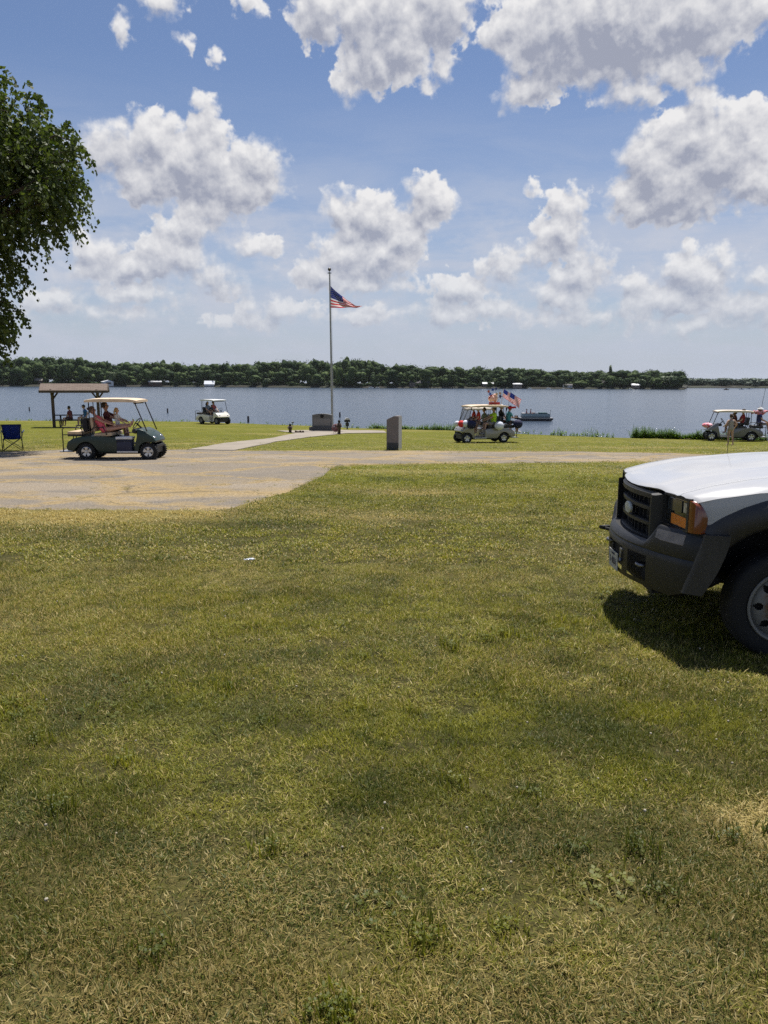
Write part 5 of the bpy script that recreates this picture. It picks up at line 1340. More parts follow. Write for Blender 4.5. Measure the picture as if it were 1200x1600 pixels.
def scatter_mesh(pts, V0, F0, s, rot):
    V = []; k = len(V0)
    c, sn = np.cos(rot), np.sin(rot)
    X = V0[None, :, 0] * c[:, None] - V0[None, :, 1] * sn[:, None]; Y = V0[None, :, 0] * sn[:, None] + V0[None, :, 1] * c[:, None]; Z = np.broadcast_to(V0[None, :, 2], X.shape)
    v = np.stack([X, Y, Z], -1) * s[:, None, None] + pts[:, None, :]
    f = (F0[None] + (np.arange(len(pts)) * k)[:, None, None]).reshape(-1, F0.shape[1]); return v.reshape(-1, 3), f
xs = RNG.uniform(-3.2, 3.2, 420); ys = RNG.uniform(1.6, 7, 420); ok = (np.abs(xs) < ys * .62 + .3) & (dryness(xs, ys) < .52); xs, ys = xs[ok][:110], ys[ok][:110]
bm = nb(); bmesh.ops.create_icosphere(bm, subdivisions=2, radius=.006)
for v in bm.verts: v.co *= random.uniform(.8, 1.2); v.co.z += .05
V0 = np.array([v.co[:] for v in bm.verts]); F0 = np.array([[v.index for v in f.verts] for f in bm.faces]); bm.free()
v, f = scatter_mesh(np.stack([xs, ys, G(xs, ys)], 1), V0, F0, RNG.uniform(.7, 1.1, len(xs)), RNG.uniform(0, 6, len(xs)))
o = mesh_obj('clover_flowers', v, f, pmat('clover_white', (.40, .37, .30), .9, col2=(.25, .20, .12), vscale=90)); tag(o, 'small white clover heads dotted over the near lawn', 'clover', kind='stuff')

# ------------------------------------------------------------------ grass: tufts of blades instanced over the turf
def blade_mat():
    m = bpy.data.materials.new('grass_blade'); m.use_nodes = True; T = NT(m.node_tree); b = T.n['Principled BSDF']; o = T.n['Material Output']
    pos = T.new('ShaderNodeNewGeometry').outputs['Position']
    dry = T.new('ShaderNodeAttribute', attribute_name='dry', attribute_type='INSTANCER').outputs['Fac']
    rnd = T.new('ShaderNodeAttribute', attribute_name='rnd').outputs['Fac']
    n1 = T.noise(T.new('ShaderNodeMapping', {0: pos, 3: (.45, 1.5, 1)}).outputs[0], 1.5, 5, .62); n2 = T.noise(pos, 24.0, 4, .65)
    g = T.mix(rnd, (.070, .096, .006), (.450, .425, .036))
    g = T.mix(T.math('MULTIPLY', T.step(n1, .35, .7), .6), g, (.310, .290, .022))
    n3 = T.noise(pos, 5.5, 3, .6)
    g = T.mix(T.math('MULTIPLY', T.step(n3, .48, .64), .62), g, (.052, .080, .007))
    lu = T.new('ShaderNodeAttribute', attribute_name='lush_shade', attribute_type='INSTANCER').outputs['Fac']
    g = T.mix(T.math('MULTIPLY', lu, .78), g, (.050, .072, .008))
    dead = T.step(T.math('ADD', T.math('MULTIPLY_ADD', rnd, .92, T.math('MULTIPLY', dry, 1.15)), T.math('MULTIPLY', T.math('SUBTRACT', n2, .5), .5)), 1.10, 1.22)
    straw = T.mix(T.math('FRACT', T.math('MULTIPLY', rnd, 17.0)), (.36, .27, .070), (.64, .52, .20)); straw = T.mix(T.math('MULTIPLY', T.math('MULTIPLY', lu, T.step(dry, .95, .75)), .55), straw, (.20, .145, .052))
    c = T.mix(dead, g, straw)
    T.l.new(c, b.inputs['Base Color']); b.inputs['Roughness'].default_value = .55; b.inputs['Specular IOR Level'].default_value = .4
    t = T.new('ShaderNodeBsdfTranslucent', {0: c}); mx = T.new('ShaderNodeMixShader', {0: .42, 1: b.outputs[0], 2: t.outputs[0]}); T.l.new(mx.outputs[0], o.inputs[0])
    return m
BLADE = blade_mat()
def tuft(name, n, R_, hmin, hmax, w, flat=.25, broad=0):
    V = []; Fq = []; rn = []
    for k in range(n):
        a = RNG.uniform(0, 6.283); r = R_ * math.sqrt(RNG.uniform(0, 1)); b = np.array([r * math.cos(a), r * math.sin(a), -.004])
        fl_ = RNG.uniform(0, 1) < flat; h = RNG.uniform(hmin, hmax); d = RNG.uniform(0, 6.283); dr = np.array([math.cos(d), math.sin(d), 0.]); sd = np.array([-dr[1], dr[0], 0]) * w * RNG.uniform(.6, 1.2)
        ln_ = RNG.uniform(.8, 1.25) if fl_ else RNG.uniform(.30, 1.0); up = RNG.uniform(.2, .6) if fl_ else RNG.uniform(.7, 1)
        p1 = b + np.array([0, 0, h * .5 * up]) + dr * h * ln_ * .25; p2 = b + np.array([0, 0, h * .9 * up]) + dr * h * ln_ * .75
        i = len(V); V += [b - sd * .7, b + sd * .7, p1 + sd, p1 - sd, p2 + sd * .15, p2 - sd * .15]; Fq += [[i, i + 1, i + 2, i + 3], [i + 3, i + 2, i + 4, i + 5]]
        q = RNG.uniform(0, 1) * .9 + (.10 if fl_ else 0); rn += [min(q, 1)] * 6
    for k in range(broad):
        a = RNG.uniform(0, 6.283); r = R_ * .6 * math.sqrt(RNG.uniform(0, 1)); c = np.array([r * math.cos(a), r * math.sin(a), RNG.uniform(.012, .035)])
        for j in range(3):
            t = a + j * 2.094; d1 = np.array([math.cos(t), math.sin(t), .15]); s1 = np.array([-math.sin(t), math.cos(t), 0]); l = RNG.uniform(.010, .018); i = len(V)
            V += [c, c + d1 * l * .6 + s1 * l * .5, c + d1 * l * 1.2, c + d1 * l * .6 - s1 * l * .5]; Fq += [[i, i + 1, i + 2, i + 3]]; rn += [RNG.uniform(0, .22)] * 4
    me_o = mesh_obj(name, np.array(V), np.array(Fq), BLADE); fattr(me_o, 'rnd', rn); COL.objects.unlink(me_o); return me_o
TUFTS = bpy.data.collections.new('tufts'); 
for i in range(5): TUFTS.objects.link(tuft('tuft_a%d' % i, 150, .13, .020, .044, .0015, .5))
TUFTS2 = bpy.data.collections.new('tufts_clover')
for i in range(3): TUFTS2.objects.link(tuft('tuft_b%d' % i, 70, .19, .03, .085, .0024, .2, 14))
TUFTS3 = bpy.data.collections.new('tufts_far')
for i in range(4): TUFTS3.objects.link(tuft('tuft_c%d' % i, 80, .20, .024, .050, .0050, .45))

TUFTS4 = bpy.data.collections.new('tufts_coarse')
for i in range(2): TUFTS4.objects.link(tuft('tuft_d%d' % i, 60, .13, .035, .075, .0050, .3, 20))

def scatter(name, pts, scl, dry, coll, label):
    me = bpy.data.meshes.new(name); me.vertices.add(len(pts)); me.vertices.foreach_set('co', pts.astype(np.float32).ravel()); me.update()
    o = bpy.data.objects.new(name, me); COL.objects.link(o)
    rot = np.stack([RNG.normal(0, .10, len(pts)), RNG.normal(0, .10, len(pts)), RNG.uniform(0, 6.283, len(pts))], 1)
    fattr(o, 'rot', rot, 'FLOAT_VECTOR'); fattr(o, 'scl', scl, 'FLOAT_VECTOR'); fattr(o, 'dry', dry); fattr(o, 'lush_shade', np.clip((fbm(pts[:, 0] * 1.7, pts[:, 1] * 2.2, 123, 4) - .40) * 3.2 + np.clip((4.2 - pts[:, 1]) / 2.4, -.45, 1) * .55, 0, 1))   # lusher turf in patches, plus shade painted in towards the camera
    ng = bpy.data.node_groups.new(name, 'GeometryNodeTree'); ng.interface.new_socket('Geometry', in_out='INPUT', socket_type='NodeSocketGeometry'); ng.interface.new_socket('Geometry', in_out='OUTPUT', socket_type='NodeSocketGeometry')
    N = ng.nodes; L = ng.links; gi = N.new('NodeGroupInput'); go = N.new('NodeGroupOutput')
    ci = N.new('GeometryNodeCollectionInfo'); ci.inputs['Collection'].default_value = coll; ci.inputs['Separate Children'].default_value = True; ci.inputs['Reset Children'].default_value = True
    ip = N.new('GeometryNodeInstanceOnPoints'); ip.inputs['Pick Instance'].default_value = True
    ra = N.new('GeometryNodeInputNamedAttribute'); ra.data_type = 'FLOAT_VECTOR'; ra.inputs['Name'].default_value = 'rot'
    sa = N.new('GeometryNodeInputNamedAttribute'); sa.data_type = 'FLOAT_VECTOR'; sa.inputs['Name'].default_value = 'scl'
    e2 = N.new('FunctionNodeEulerToRotation'); L.new(ra.outputs['Attribute'], e2.inputs[0])
    L.new(gi.outputs[0], ip.inputs['Points']); L.new(ci.outputs[0], ip.inputs['Instance']); L.new(e2.outputs[0], ip.inputs['Rotation']); L.new(sa.outputs['Attribute'], ip.inputs['Scale']); L.new(ip.outputs[0], go.inputs[0])
    md = o.modifiers.new('scatter', 'NODES'); md.node_group = ng; tag(o, label, 'grass', kind='stuff'); return o
def pts_in(y0, y1, dens, wid=.62, pad=1.3):
    A_ = (y1 - y0) * 2 * (y1 * wid + pad); n = int(A_ * dens); x = RNG.uniform(-(y1 * wid + pad), y1 * wid + pad, n); y = RNG.uniform(y0, y1, n)
    k = (np.abs(x) < y * wid + pad) & (~paved(x, y)) & (y < edge_y(x)); return x[k], y[k]
def do_grass():
    x, y = pts_in(1.25, 4.2, 185); x2, y2 = pts_in(4.2, 8, 110); x = np.r_[x, x2]; y = np.r_[y, y2]
    dr = dryness(x, y); d2 = fbm(x * 1.2 + 40, y * 1.2, 51, 3); keep = RNG.uniform(0, 1, len(x)) > np.clip((dr - .80) * 4, 0, .45); x, y, dr, d2 = x[keep], y[keep], dr[keep], d2[keep]
    hs = .38 + 1.25 * fbm(x * 2.4, y * 2.4, 61, 4) ** 1.2; hs *= np.where(dr > .7, .7, 1); hs *= .92
    sc = np.stack([np.ones_like(x), np.ones_like(x), hs], 1) * RNG.uniform(.85, 1.2, len(x))[:, None] * np.where(y > 4.2, 1.2, 1)[:, None]
    scatter('lawn_grass', np.stack([x, y, G(x, y)], 1), sc, dr, TUFTS, 'short mown grass, part green and part straw dry')
    x, y = pts_in(1.25, 8, 70); cl = fbm(x * .9 + 9, y * .9 + 4, 71, 3); k = (cl > .60) & (dryness(x, y) < .56) & (RNG.uniform(0, 1, len(x)) < .07); x, y = x[k], y[k]
    sc = np.stack([np.ones_like(x), np.ones_like(x), .8 + .5 * fbm(x * 3, y * 3, 72, 2)], 1) * RNG.uniform(.8, 1.25, len(x))[:, None]
    scatter('clover_patches', np.stack([x, y, G(x, y)], 1), sc, np.clip(dryness(x, y) - .25, 0, 1), TUFTS2, 'clover and broad leaved weeds mixed into the lawn')
    x, y = pts_in(8, 17, 38); x2, y2 = pts_in(17, 48, 13); kk = RNG.uniform(0, 1, len(x2)) > np.clip((y2 - 23) / 24, 0, 1) ** .6; x2, y2 = x2[kk], y2[kk]; x = np.r_[x, x2]; y = np.r_[y, y2]; dr = dryness(x, y)
    sc = np.stack([np.ones_like(x), np.ones_like(x), .6 + .6 * fbm(x * 2.0, y * 2.0, 61, 3)], 1) * RNG.uniform(.9, 1.3, len(x))[:, None] * np.where(y > 17, 1.5, 1)[:, None]; sc[:, 2] *= np.where(y > 17, .45, .85) * (1 - .5 * np.clip((y - 24) / 20, 0, 1))
    scatter('lawn_grass', np.stack([x, y, G(x, y)], 1), sc, dr, TUFTS3, 'short mown grass farther out towards the pavement')
    q = [ground_at(*p) for p in ((522, 1575), (548, 1590), (505, 1596), (1030, 1400), (640, 1110), (790, 1460), (90, 1270), (60, 1165), (900, 1330), (1140, 1310), (240, 1490), (420, 1330))]
    x = np.array([v.x for v in q] + list(RNG.uniform(-2.5, 2.5, 26))); y = np.array([v.y for v in q] + list(RNG.uniform(1.6, 6, 26)))
    sc = np.stack([np.full(len(x), .62), np.full(len(x), .62), RNG.uniform(1.0, 1.9, len(x))], 1)
    scatter('coarse_grass', np.stack([x, y, G(x, y)], 1), sc, np.zeros(len(x)), TUFTS4, 'darker coarse clumps of broad bladed grass in the lawn')
    # grass growing in the joints and edges of the pavement
    x = RNG.uniform(-16, 14, 9000); y = RNG.uniform(11, 27, 9000); k = paved(x, y) & (fbm(x * .8, y * 2.2, 81, 4) > .66); x, y = x[k][:420], y[k][:420]
    xe = RNG.uniform(-14, 16, 700); ye = np.where(RNG.uniform(0, 1, 700) < .5, lot_near(xe) + RNG.uniform(-.05, .16, 700), lot_far(xe) - RNG.uniform(-.05, .25, 700)); x = np.r_[x, xe]; y = np.r_[y, ye]
    sc = np.stack([np.ones_like(x), np.ones_like(x), np.ones_like(x)], 1) * RNG.uniform(.18, .55, len(x))[:, None]
    scatter('joint_weeds', np.stack([x, y, G(x, y) + .01], 1), sc, RNG.uniform(.3, .75, len(x)), TUFTS3, 'grass and weeds growing in the cracks of the pavement')
do_grass()
# ------------------------------------------------------------------ pickup truck at the right
def build_truck():
    TH = rad(180 - 3.0)
    root = empty('pickup_truck', (2.825, 6.1, -.21), TH, 'white work truck with black grille and bumper standing on the grass at the right', 'truck')
    WH = pmat('truck_white', (.46, .46, .465), .22, 0, .02, 2, coat=.5)
    CH = pmat('charcoal_plastic', (.0150, .0150, .0155), .48, 0, .12, 7, .15, 90)
    CH2 = pmat('faded_plastic', (.036, .034, .034), .45, 0, .2, 5, .1, 60, col2=(.024, .023, .023))
    DK_ = pmat('underbody_black', (.010, .010, .010), .8)
    I = lambda x, X_, Y_: float(np.interp(x, X_, Y_))
    zc = lambda x: I(x, [-.75, -.31, .21, .45, .72, .86], [1.36, 1.33, 1.265, 1.215, 1.145, 1.090])
    zE = lambda x: I(x, [-.75, -.31, .24, .50, .68], [1.265, 1.25, 1.21, 1.165, 1.115])
    yE = lambda x: I(x, [-.75, .1, .4, .68], [1.0, 1.0, .975, .925])
    xfr = lambda y: I(abs(y), [0, .15, .3, .42, .48, .53, .9, .96], [.830, .824, .805, .778, .750, .732, .675, .64])
    def hz(x, y):
        e = yE(x); a = min(abs(y) / e, 1); z = zc(x) + (zE(x) - zc(x)) * a ** 2.0
        fr = max(0, min(1, (x + .5) / 1.1)); z += .022 * fr / (1 + math.exp((abs(y) - .50) / .035)) - .018 * fr * math.exp(-((abs(y) - .63) / .09) ** 2)
        z += .012 * math.exp(-((abs(y) - .80) / .08) ** 2); z -= .035 * max(0, (a - .90) / .10) ** 2
        return z
    # bonnet (centre to seam) and wings
    def sheet(name, ylist, xback=-.75, mirror=False):
        for sg in ((1, -1) if mirror else (1,)):
            bm = nb(); g = []
            for y in ylist:
                row = []
                xf = xfr(y)
                for i in range(27):
                    t = i / 26; x = xf + (xback - xf) * t ** 1.3; yy = y * (yE(x) / .96 if y > .9 else 1)
                    row.append(bm.verts.new((x, sg * yy, hz(x, yy) - (.012 if i == 0 else 0))))
                r0 = bm.verts.new((xf - .02, sg * y, row[0].co.z - .012)); g.append([r0] + row)
            for a in range(len(g) - 1):
                for b in range(len(g[0]) - 1): bm.faces.new((g[a][b], g[a][b + 1], g[a + 1][b + 1], g[a + 1][b]))
            yield fin(name, bm, WH, root, True, 55)
    ys = list(np.linspace(-.772, .772, 41)); list(sheet('bonnet', ys))
    list(sheet('wing', list(np.linspace(.778, .96, 12)), mirror=True))
    for sg in (1, -1):
        # wing side below the crease, cut away round the wheel
        bm = nb(); g = []
        xs_ = list(np.linspace(.655, -.75, 60)); zf = list(np.linspace(0, 1, 30))
        for x in xs_:
            top = hz(x, yE(x)) - .002; row = []
            for t in zf:
                z = top + (.46 - top) * t; y = yE(x) + .010 * math.sin(min(1, t * 4) * 1.57) - .03 * max(0, t - .8)
                if x > .55: y -= .010
                row.append(bm.verts.new((x, sg * y, z)))
            g.append(row)
        for a in range(len(g) - 1):
            for b in range(len(g[0]) - 1):
                cx = (g[a][b].co + g[a + 1][b + 1].co) / 2
                if math.hypot(cx.x, cx.z - .38) < .64 or (cx.x > .30 and cx.z < .90): continue
                bm.faces.new((g[a][b], g[a][b + 1], g[a + 1][b + 1], g[a + 1][b]))
        bmesh.ops.delete(bm, geom=[v for v in bm.verts if not v.link_faces], context='VERTS')
        fin('wing_side', bm, WH, root, True, 50)
        # wheel flare
        bm = nb(); pr = [(.825, .985), (.80, 1.012), (.74, 1.038), (.66, 1.045), (.60, 1.035), (.578, 1.015), (.575, .90)]; rings = []
        fo = lambda r, a: 1 - .055 * max(0, (r - .60) / .22) * min(1, max(0, (math.degrees(a) - 41) / 28))
        for i in range(45):
            a = rad(41 + (190 - 41) * i / 44); k = 1 - .03 * max(0, 1 - i / 8)
            rings.append([bm.verts.new((r * k * fo(r, a) * math.cos(a), sg * (y - .06 * max(0, 1 - i / 10) * (y > .9)), .38 + r * fo(r, a) * math.sin(a))) for r, y in pr])
        for i in range(44):
            for j in range(len(pr) - 1): bm.faces.new((rings[i][j], rings[i][j + 1], rings[i + 1][j + 1], rings[i + 1][j]))
        fin('wheel_flare', bm, CH2, root, True, 50)
        bm = nb(); pts = [(.62 * math.cos(rad(a)), .38 + .62 * math.sin(rad(a))) for a in range(14, 169, 8)]
        for (x, z), (x2, z2) in zip(pts[:-1], pts[1:]):
            plate3(bm, [(x, sg * .35, z), (x2, sg * .35, z2), (x2, sg * .96, z2), (x, sg * .96, z)], (x * .01, 0, .006))
        fin('wheel_liner', bm, DK_, root)
    bm = nb(); box(bm, (-1.2, 0, .52), (3.0, 1.84, .05)); box(bm, (.55, 0, .50), (.36, 1.5, .05)); fin('underbody_light_block', bm, DK_, root)  # flat plates added to block sky light beneath the truck
    bm = nb(); box(bm, (.0, 0, .76), (1.30, .72, .75)); box(bm, (-.1, 0, 1.0), (1.2, 1.5, .2)); fin('bay_light_block', bm, DK_, root)  # unseen dark boxes, added to keep light out under the bonnet
    # bumper
    bpx = [0, .3, .5, .7, .85, .95, 1.0, 1.03, 1.035]; bxx = [.90, .885, .845, .78, .72, .65, .58, .48, .43]
    # walk along the bumper by arc position
    arc = [(0, .935), (.1, .932), (.2, .925), (.3, .910), (.4, .888), (.5, .860), (.56, .841), (.62, .820), (.68, .797), (.74, .771), (.8, .744), (.86, .714), (.91, .685), (.95, .65), (.98, .61), (.995, .58)]
    full = [(-y, x) for y, x in arc[:0:-1]] + arc
    top = lambda y: .745 + .14 * max(0, min(1, (abs(y) - .50) / .12)) ** 1.0 if abs(y) < 1.0 else .885
    def rows(y, x, k):
        a = abs(y); end = max(0, (a - .93) / .1); s = 1 if y >= 0 else -1
        tz = top(y); zb = .40 + .09 * min(1, max(0, (a - .80) / .2)); cz = .690 + .012 * min(1, a)
        inn = Vector((1, 0, 0)) if a < .9 else Vector((1 - min(1, end), s * min(1, end), 0)).normalized()
        p = lambda d, z: Vector((x, y, 0)) - inn * d + Vector((0, 0, z))
        lip = .10 if a < .52 else .045
        return [p(.06, zb - .01), p(.012, zb), p(0, zb + .04), p(-.004, cz - .06), p(0, cz - .02), p(.006, cz - .012), p(.002, cz), p(.012, cz + (tz - cz) * .5), p(.03, tz - .012), p(.045, tz), p(.045 + lip, tz + .0)]
    def holes(y, r): # openings in the lower face
        return (2 <= r <= 3) and (abs(y) < .235 or .30 < abs(y) < .62)
    bm = nb(); g = [[bm.verts.new(v) for v in rows(y, x, 0)] for (y, x) in full]
    # more rows in the lower face so that the openings get a real height
    for a in range(len(g) - 1):
        ym = (full[a][0] + full[a + 1][0]) / 2
        for b in range(10):
            if b == 2 and (abs(ym) < .235 or .30 < abs(ym) < .59): continue
            bm.faces.new((g[a][b], g[a][b + 1], g[a + 1][b + 1], g[a + 1][b]))
    fin('front_bumper', bm, CH, root, True, 38)
    bm = nb(); box(bm, (.73, 0, .53), (.14, 1.2, .34)); fin('bumper_beam', bm, DK_, root)
    for sg in (1, -1):
        bm = nb(); yy = [.63, .68, .74, .80, .86, .885]; lo = [rows(sg * y, I(y, [a_[0] for a_ in arc], [a_[1] for a_ in arc]), 0) for y in yy]
        up = []; dn = []
        for y, r in zip(yy, lo):
            t0 = .35 if y < .88 else .5; up.append(r[7].lerp(r[8], .8) + Vector((.004, 0, .003))); dn.append(r[6].lerp(r[7], .9 if y > .64 else 1.0) + Vector((.004, 0, .003)))
        for i in range(len(yy) - 1):
            plate3(bm, [up[i], up[i + 1], dn[i + 1], dn[i]], (-.004, 0, -.003))
        fin('step_pad', bm, pmat('worn_pad', (.30, .265, .25), .6, 0, .2, 9, .2, 60), root)
        bm = nb(); tube(bm, [(.80, sg * .43, .545), (.875, sg * .43, .55), (.885, sg * .47, .552), (.875, sg * .51, .55), (.80, sg * .51, .545)], .014, 8); fin('tow_hook', bm, pmat('worn_steel', (.22, .22, .23), .35, .8), root, True)
    # wrap round end behind the bumper
    for sg in (1, -1):
        bm = nb(); gg = []; cy = lambda x: I(x, [.40, .50, .58, .62, .69, .75], [1.045, 1.040, 1.012, .985, .935, .895])
        for k in range(13):
            t = k / 12; z = .888 - .43 * t; xl = .585 + .105 * t ** 1.1; xr = .43 + .155 * t ** 1.5; row = []
            for q in range(7):
                x = xl + (xr - xl) * q / 6; row.append(bm.verts.new((x, sg * (cy(x) + .010), z)))
            row.append(bm.verts.new((xr - .004, sg * (cy(xr) - .05), z))); row.insert(0, bm.verts.new((xl + .004, sg * (cy(xl) - .02), z))); gg.append(row)
        for a in range(12):
            for b in range(len(gg[0]) - 1): bm.faces.new((gg[a][b], gg[a][b + 1], gg[a + 1][b + 1], gg[a + 1][b]))
        bm.faces.new(gg[0]); fin('bumper_end', bm, CH2, root, True, 50)
    bm = nb(); box(bm, (.835, -.78, .60), (.09, .05, .035), (0, 0, .5), .008); tube(bm, [(.80, -.70, .59), (.88, -.80, .60)], .016); fin('side_hook', bm, DK_, root)
    # number plate
    pl = nb(); box(pl, (.942, .0, .480), (.006, .27, .145), (0, .03, 0), .001); plate = fin('number_plate', pl, pmat('plate_white', (.42, .42, .40), .5, 0, .1, 20), root)
    def text_part(txt, size, loc, mat, name, parent, ext=.001):
        cu = bpy.data.curves.new(name, 'FONT'); cu.body = txt; cu.size = size; cu.align_x = 'CENTER'; cu.align_y = 'CENTER'; cu.extrude = ext
        o = bpy.data.objects.new(name, cu); COL.objects.link(o); dg = bpy.context.evaluated_depsgraph_get(); me = bpy.data.meshes.new_from_object(o.evaluated_get(dg)); bpy.data.objects.remove(o)
        me.materials.append(mat); o = bpy.data.objects.new(name, me); COL.objects.link(o); o.parent = parent; o.location = loc; o.rotation_euler = (rad(90), 0, rad(90)); return o
    ink = pmat('plate_ink', (.05, .05, .09), .5)
    text_part('1 4831', .078, (.947, .0, .470), ink, 'plate_number', plate); text_part('ILLINOIS', .026, (.948, .0, .530), ink, 'plate_state', plate)
    bm = nb(); box(bm, (.930, .185, .60), (.02, .05, .03), bev=.006); box(bm, (.935, .19, .565), (.015, .025, .06), bev=.005); tube(bm, [(.935, .19, .535), (.94, .20, .51)], .012); fin('padlock', bm, pmat('worn_steel', (.22, .22, .23), .35, .8), root, True, 40)
    # grille
    gx = lambda y: .838 - .26 * y * y
    def bar(bm, y0, y1, z0, z1, d0=0., d1=.05, n=10, bulge=.008):
        rr = []
        for i in range(n + 1):
            y = y0 + (y1 - y0) * i / n; x = gx(y); zm = (z0 + z1) / 2
            rr.append([bm.verts.new(p) for p in ((x - d1, y, z0), (x - d0 - .006, y, z0), (x - d0 + bulge, y, z0 + .008), (x - d0 + bulge, y, z1 - .008), (x - d0 - .006, y, z1), (x - d1, y, z1))])
        for i in range(n):
            for j in range(6): bm.faces.new((rr[i][j], rr[i][(j + 1) % 6], rr[i + 1][(j + 1) % 6], rr[i + 1][j]))
        bm.faces.new(rr[0]); bm.faces.new(rr[-1][::-1])
    bm = nb(); bar(bm, -.50, .50, 1.04, 1.09, 0, .07, 14); 
    # rounded top of the surround
    rr = []
    for i in range(25):
        y = -.575 + 1.15 * i / 24; a = abs(y); x = gx(y); zt = 1.098 - .015 * max(0, (a - .47) / .105) ** 2
        rr.append([bm.verts.new(p) for p in ((x - .01, y, zt - .035), (x + .006, y, zt - .018), (x - .004, y, zt), (x - .05, y, zt + .012), (x - .10, y, zt + .010), (x - .10, y, zt - .03))])
    for i in range(24):
        for j in range(6): bm.faces.new((rr[i][j], rr[i][(j + 1) % 6], rr[i + 1][(j + 1) % 6], rr[i + 1][j]))
    bm.faces.new(rr[0]); bm.faces.new(rr[-1][::-1])
    fin('grille_top', bm, CH, root, True, 45)
    for z0, z1, d in ((.945, .987, .01), (.828, .868, .01)):
        bm = nb(); bar(bm, -.43, .43, z0, z1, d, .07); fin('grille_bar', bm, CH, root, True, 45)
    bm = nb(); bar(bm, -.56, .56, .690, .750, -.004, .08, 14); fin('grille_bottom', bm, CH, root, True, 45)
    for sg in (1, -1):
        bm = nb(); plate3(bm, [(gx(.42) - .004, sg * .425, .745), (gx(.47) - .004, sg * .47, .745), (gx(.47) - .004, sg * .47, 1.07), (gx(.42) - .004, sg * .425, 1.07)], (-.07, 0, 0)); fin('grille_slab', bm, CH, root)
        bm = nb(); plate3(bm, [(.765, sg * .47, .745), (.765, sg * .54, .745), (.765, sg * .54, 1.08), (.765, sg * .47, 1.08)], (-.02, 0, 0)); fin('grille_pocket', bm, DK_, root)
        bm = nb(); n = 6; A0 = [(.80, .548, .70), (.80, .548, 1.09), (.79, .575, 1.08), (.745, .59, 1.075), (.68, .595, 1.08), (.68, .595, .70), (.745, .59, .70), (.79, .575, .70)]
        lo_ = [bm.verts.new((x, sg * y, .695)) for (x, y) in ((.81, .535), (.812, .552), (.79, .575), (.735, .588), (.68, .592), (.68, .56), (.76, .54))]
        hi_ = [bm.verts.new((x, sg * y, z)) for (x, y, z) in ((.81, .535, 1.095), (.812, .552, 1.085), (.79, .575, 1.085), (.735, .588, 1.095), (.68, .592, 1.10), (.68, .56, 1.10), (.76, .54, 1.10))]
        for i in range(7): bm.faces.new((lo_[i], lo_[(i + 1) % 7], hi_[(i + 1) % 7], hi_[i]))
        bm.faces.new(lo_); bm.faces.new(hi_[::-1]); fin('grille_side', bm, CH, root, True, 45)
    bm = nb(); box(bm, (.745, 0, .90), (.02, .96, .36))
    fin('radiator', bm, DK_, root)
    bm = nb()
    for i in range(9):
        y = -.40 + .8 * i / 8; box(bm, (gx(y) - .065, y, .905), (.03, .012, .33))
    fin('grille_fins', bm, pmat('fin_black', (.020, .020, .022), .6), root)
    bm = nb(); lathe(bm, [(.0, .020), (.9, .018), (1.0, .008), (1.0, -.02), (0, -.02)], 'X', 32, (0, 0, 0))
    for v in bm.verts: v.co.y *= .085; v.co.z *= .040 * 1.15; v.co.x = v.co.x * .5 + .846; v.co.z += .915
    fin('badge', bm, pmat('badge_pale', (.55, .56, .50), .4, 0, .05, 12), root, True, 40)
    for o in root.children:
        if o.name.startswith(('grille', 'radiator')):
            for v in o.data.vertices: v.co.y *= .9
    # headlamps
    LENS = pmat('lamp_dark', (.018, .020, .022), .08, 0, .2, 8, coat=1.); AMB = pmat('amber_lens', (.80, .20, .010), .25, 0, .1, 30, .4, 70, coat=.6); AMB2 = pmat('amber_dark', (.20, .045, .008), .2, 0, .1, 9, coat=.8)
    for sg in (1, -1):
        hl = nb(); lo_ = [(.732, .54), (.715, .68), (.695, .80), (.675, .895), (.60, .90), (.60, .54)]
        a = [hl.verts.new((x - .02, sg * y, .885)) for x, y in lo_]; b = [hl.verts.new((x - .02, sg * y, 1.108)) for x, y in lo_]
        for i in range(6): hl.faces.new((a[i], a[(i + 1) % 6], b[(i + 1) % 6], b[i]))
        hl.faces.new(a); hl.faces.new(b[::-1]); H = fin('headlight', hl, LENS, root)
        bm = nb()
        for (y0, y1, z0, z1) in ((.535, .90, 1.098, 1.116), (.535, .90, .878, .892), (.535, .555, .885, 1.11), (.878, .905, .885, 1.11)):
            xf = lambda y: I(y, [.54, .68, .80, .90], [.732, .715, .695, .675])
            plate3(bm, [(xf(y0), sg * y0, z0), (xf(y1), sg * y1, z0), (xf(y1), sg * y1, z1), (xf(y0), sg * y0, z1)], (-.03, 0, 0))
        fin('lamp_frame', bm, CH, H)
        xf = lambda y: I(y, [.54, .68, .80, .90], [.732, .715, .695, .675]) - .012
        bm = nb(); plate3(bm, [(xf(.645), sg * .645, .905), (xf(.862), sg * .862, .900), (xf(.862), sg * .862, .972), (xf(.645), sg * .645, .980)], (-.012, 0, 0)); fin('marker_lens', bm, AMB, H)
        bm = nb(); plate3(bm, [(xf(.815), sg * .815, 1.01), (xf(.862), sg * .862, 1.01), (xf(.862), sg * .862, 1.075), (xf(.815), sg * .815, 1.08)], (-.01, 0, 0)); fin('reflector', bm, pmat('silver_reflector', (.50, .53, .56), .25, .5, .3, 30, col2=(.25, .24, .18)), H)
        bm = nb(); plate3(bm, [(xf(.58), sg * .58, 1.0), (xf(.79), sg * .79, 1.0), (xf(.79), sg * .79, 1.085), (xf(.58), sg * .58, 1.088)], (-.008, 0, 0)); fin('bulb_window', bm, pmat('lamp_well', (.035, .045, .055), .15, 0, .3, 12, coat=.6), H)
        # side marker wraps round the corner
        bm = nb(); n = 8; rr = []
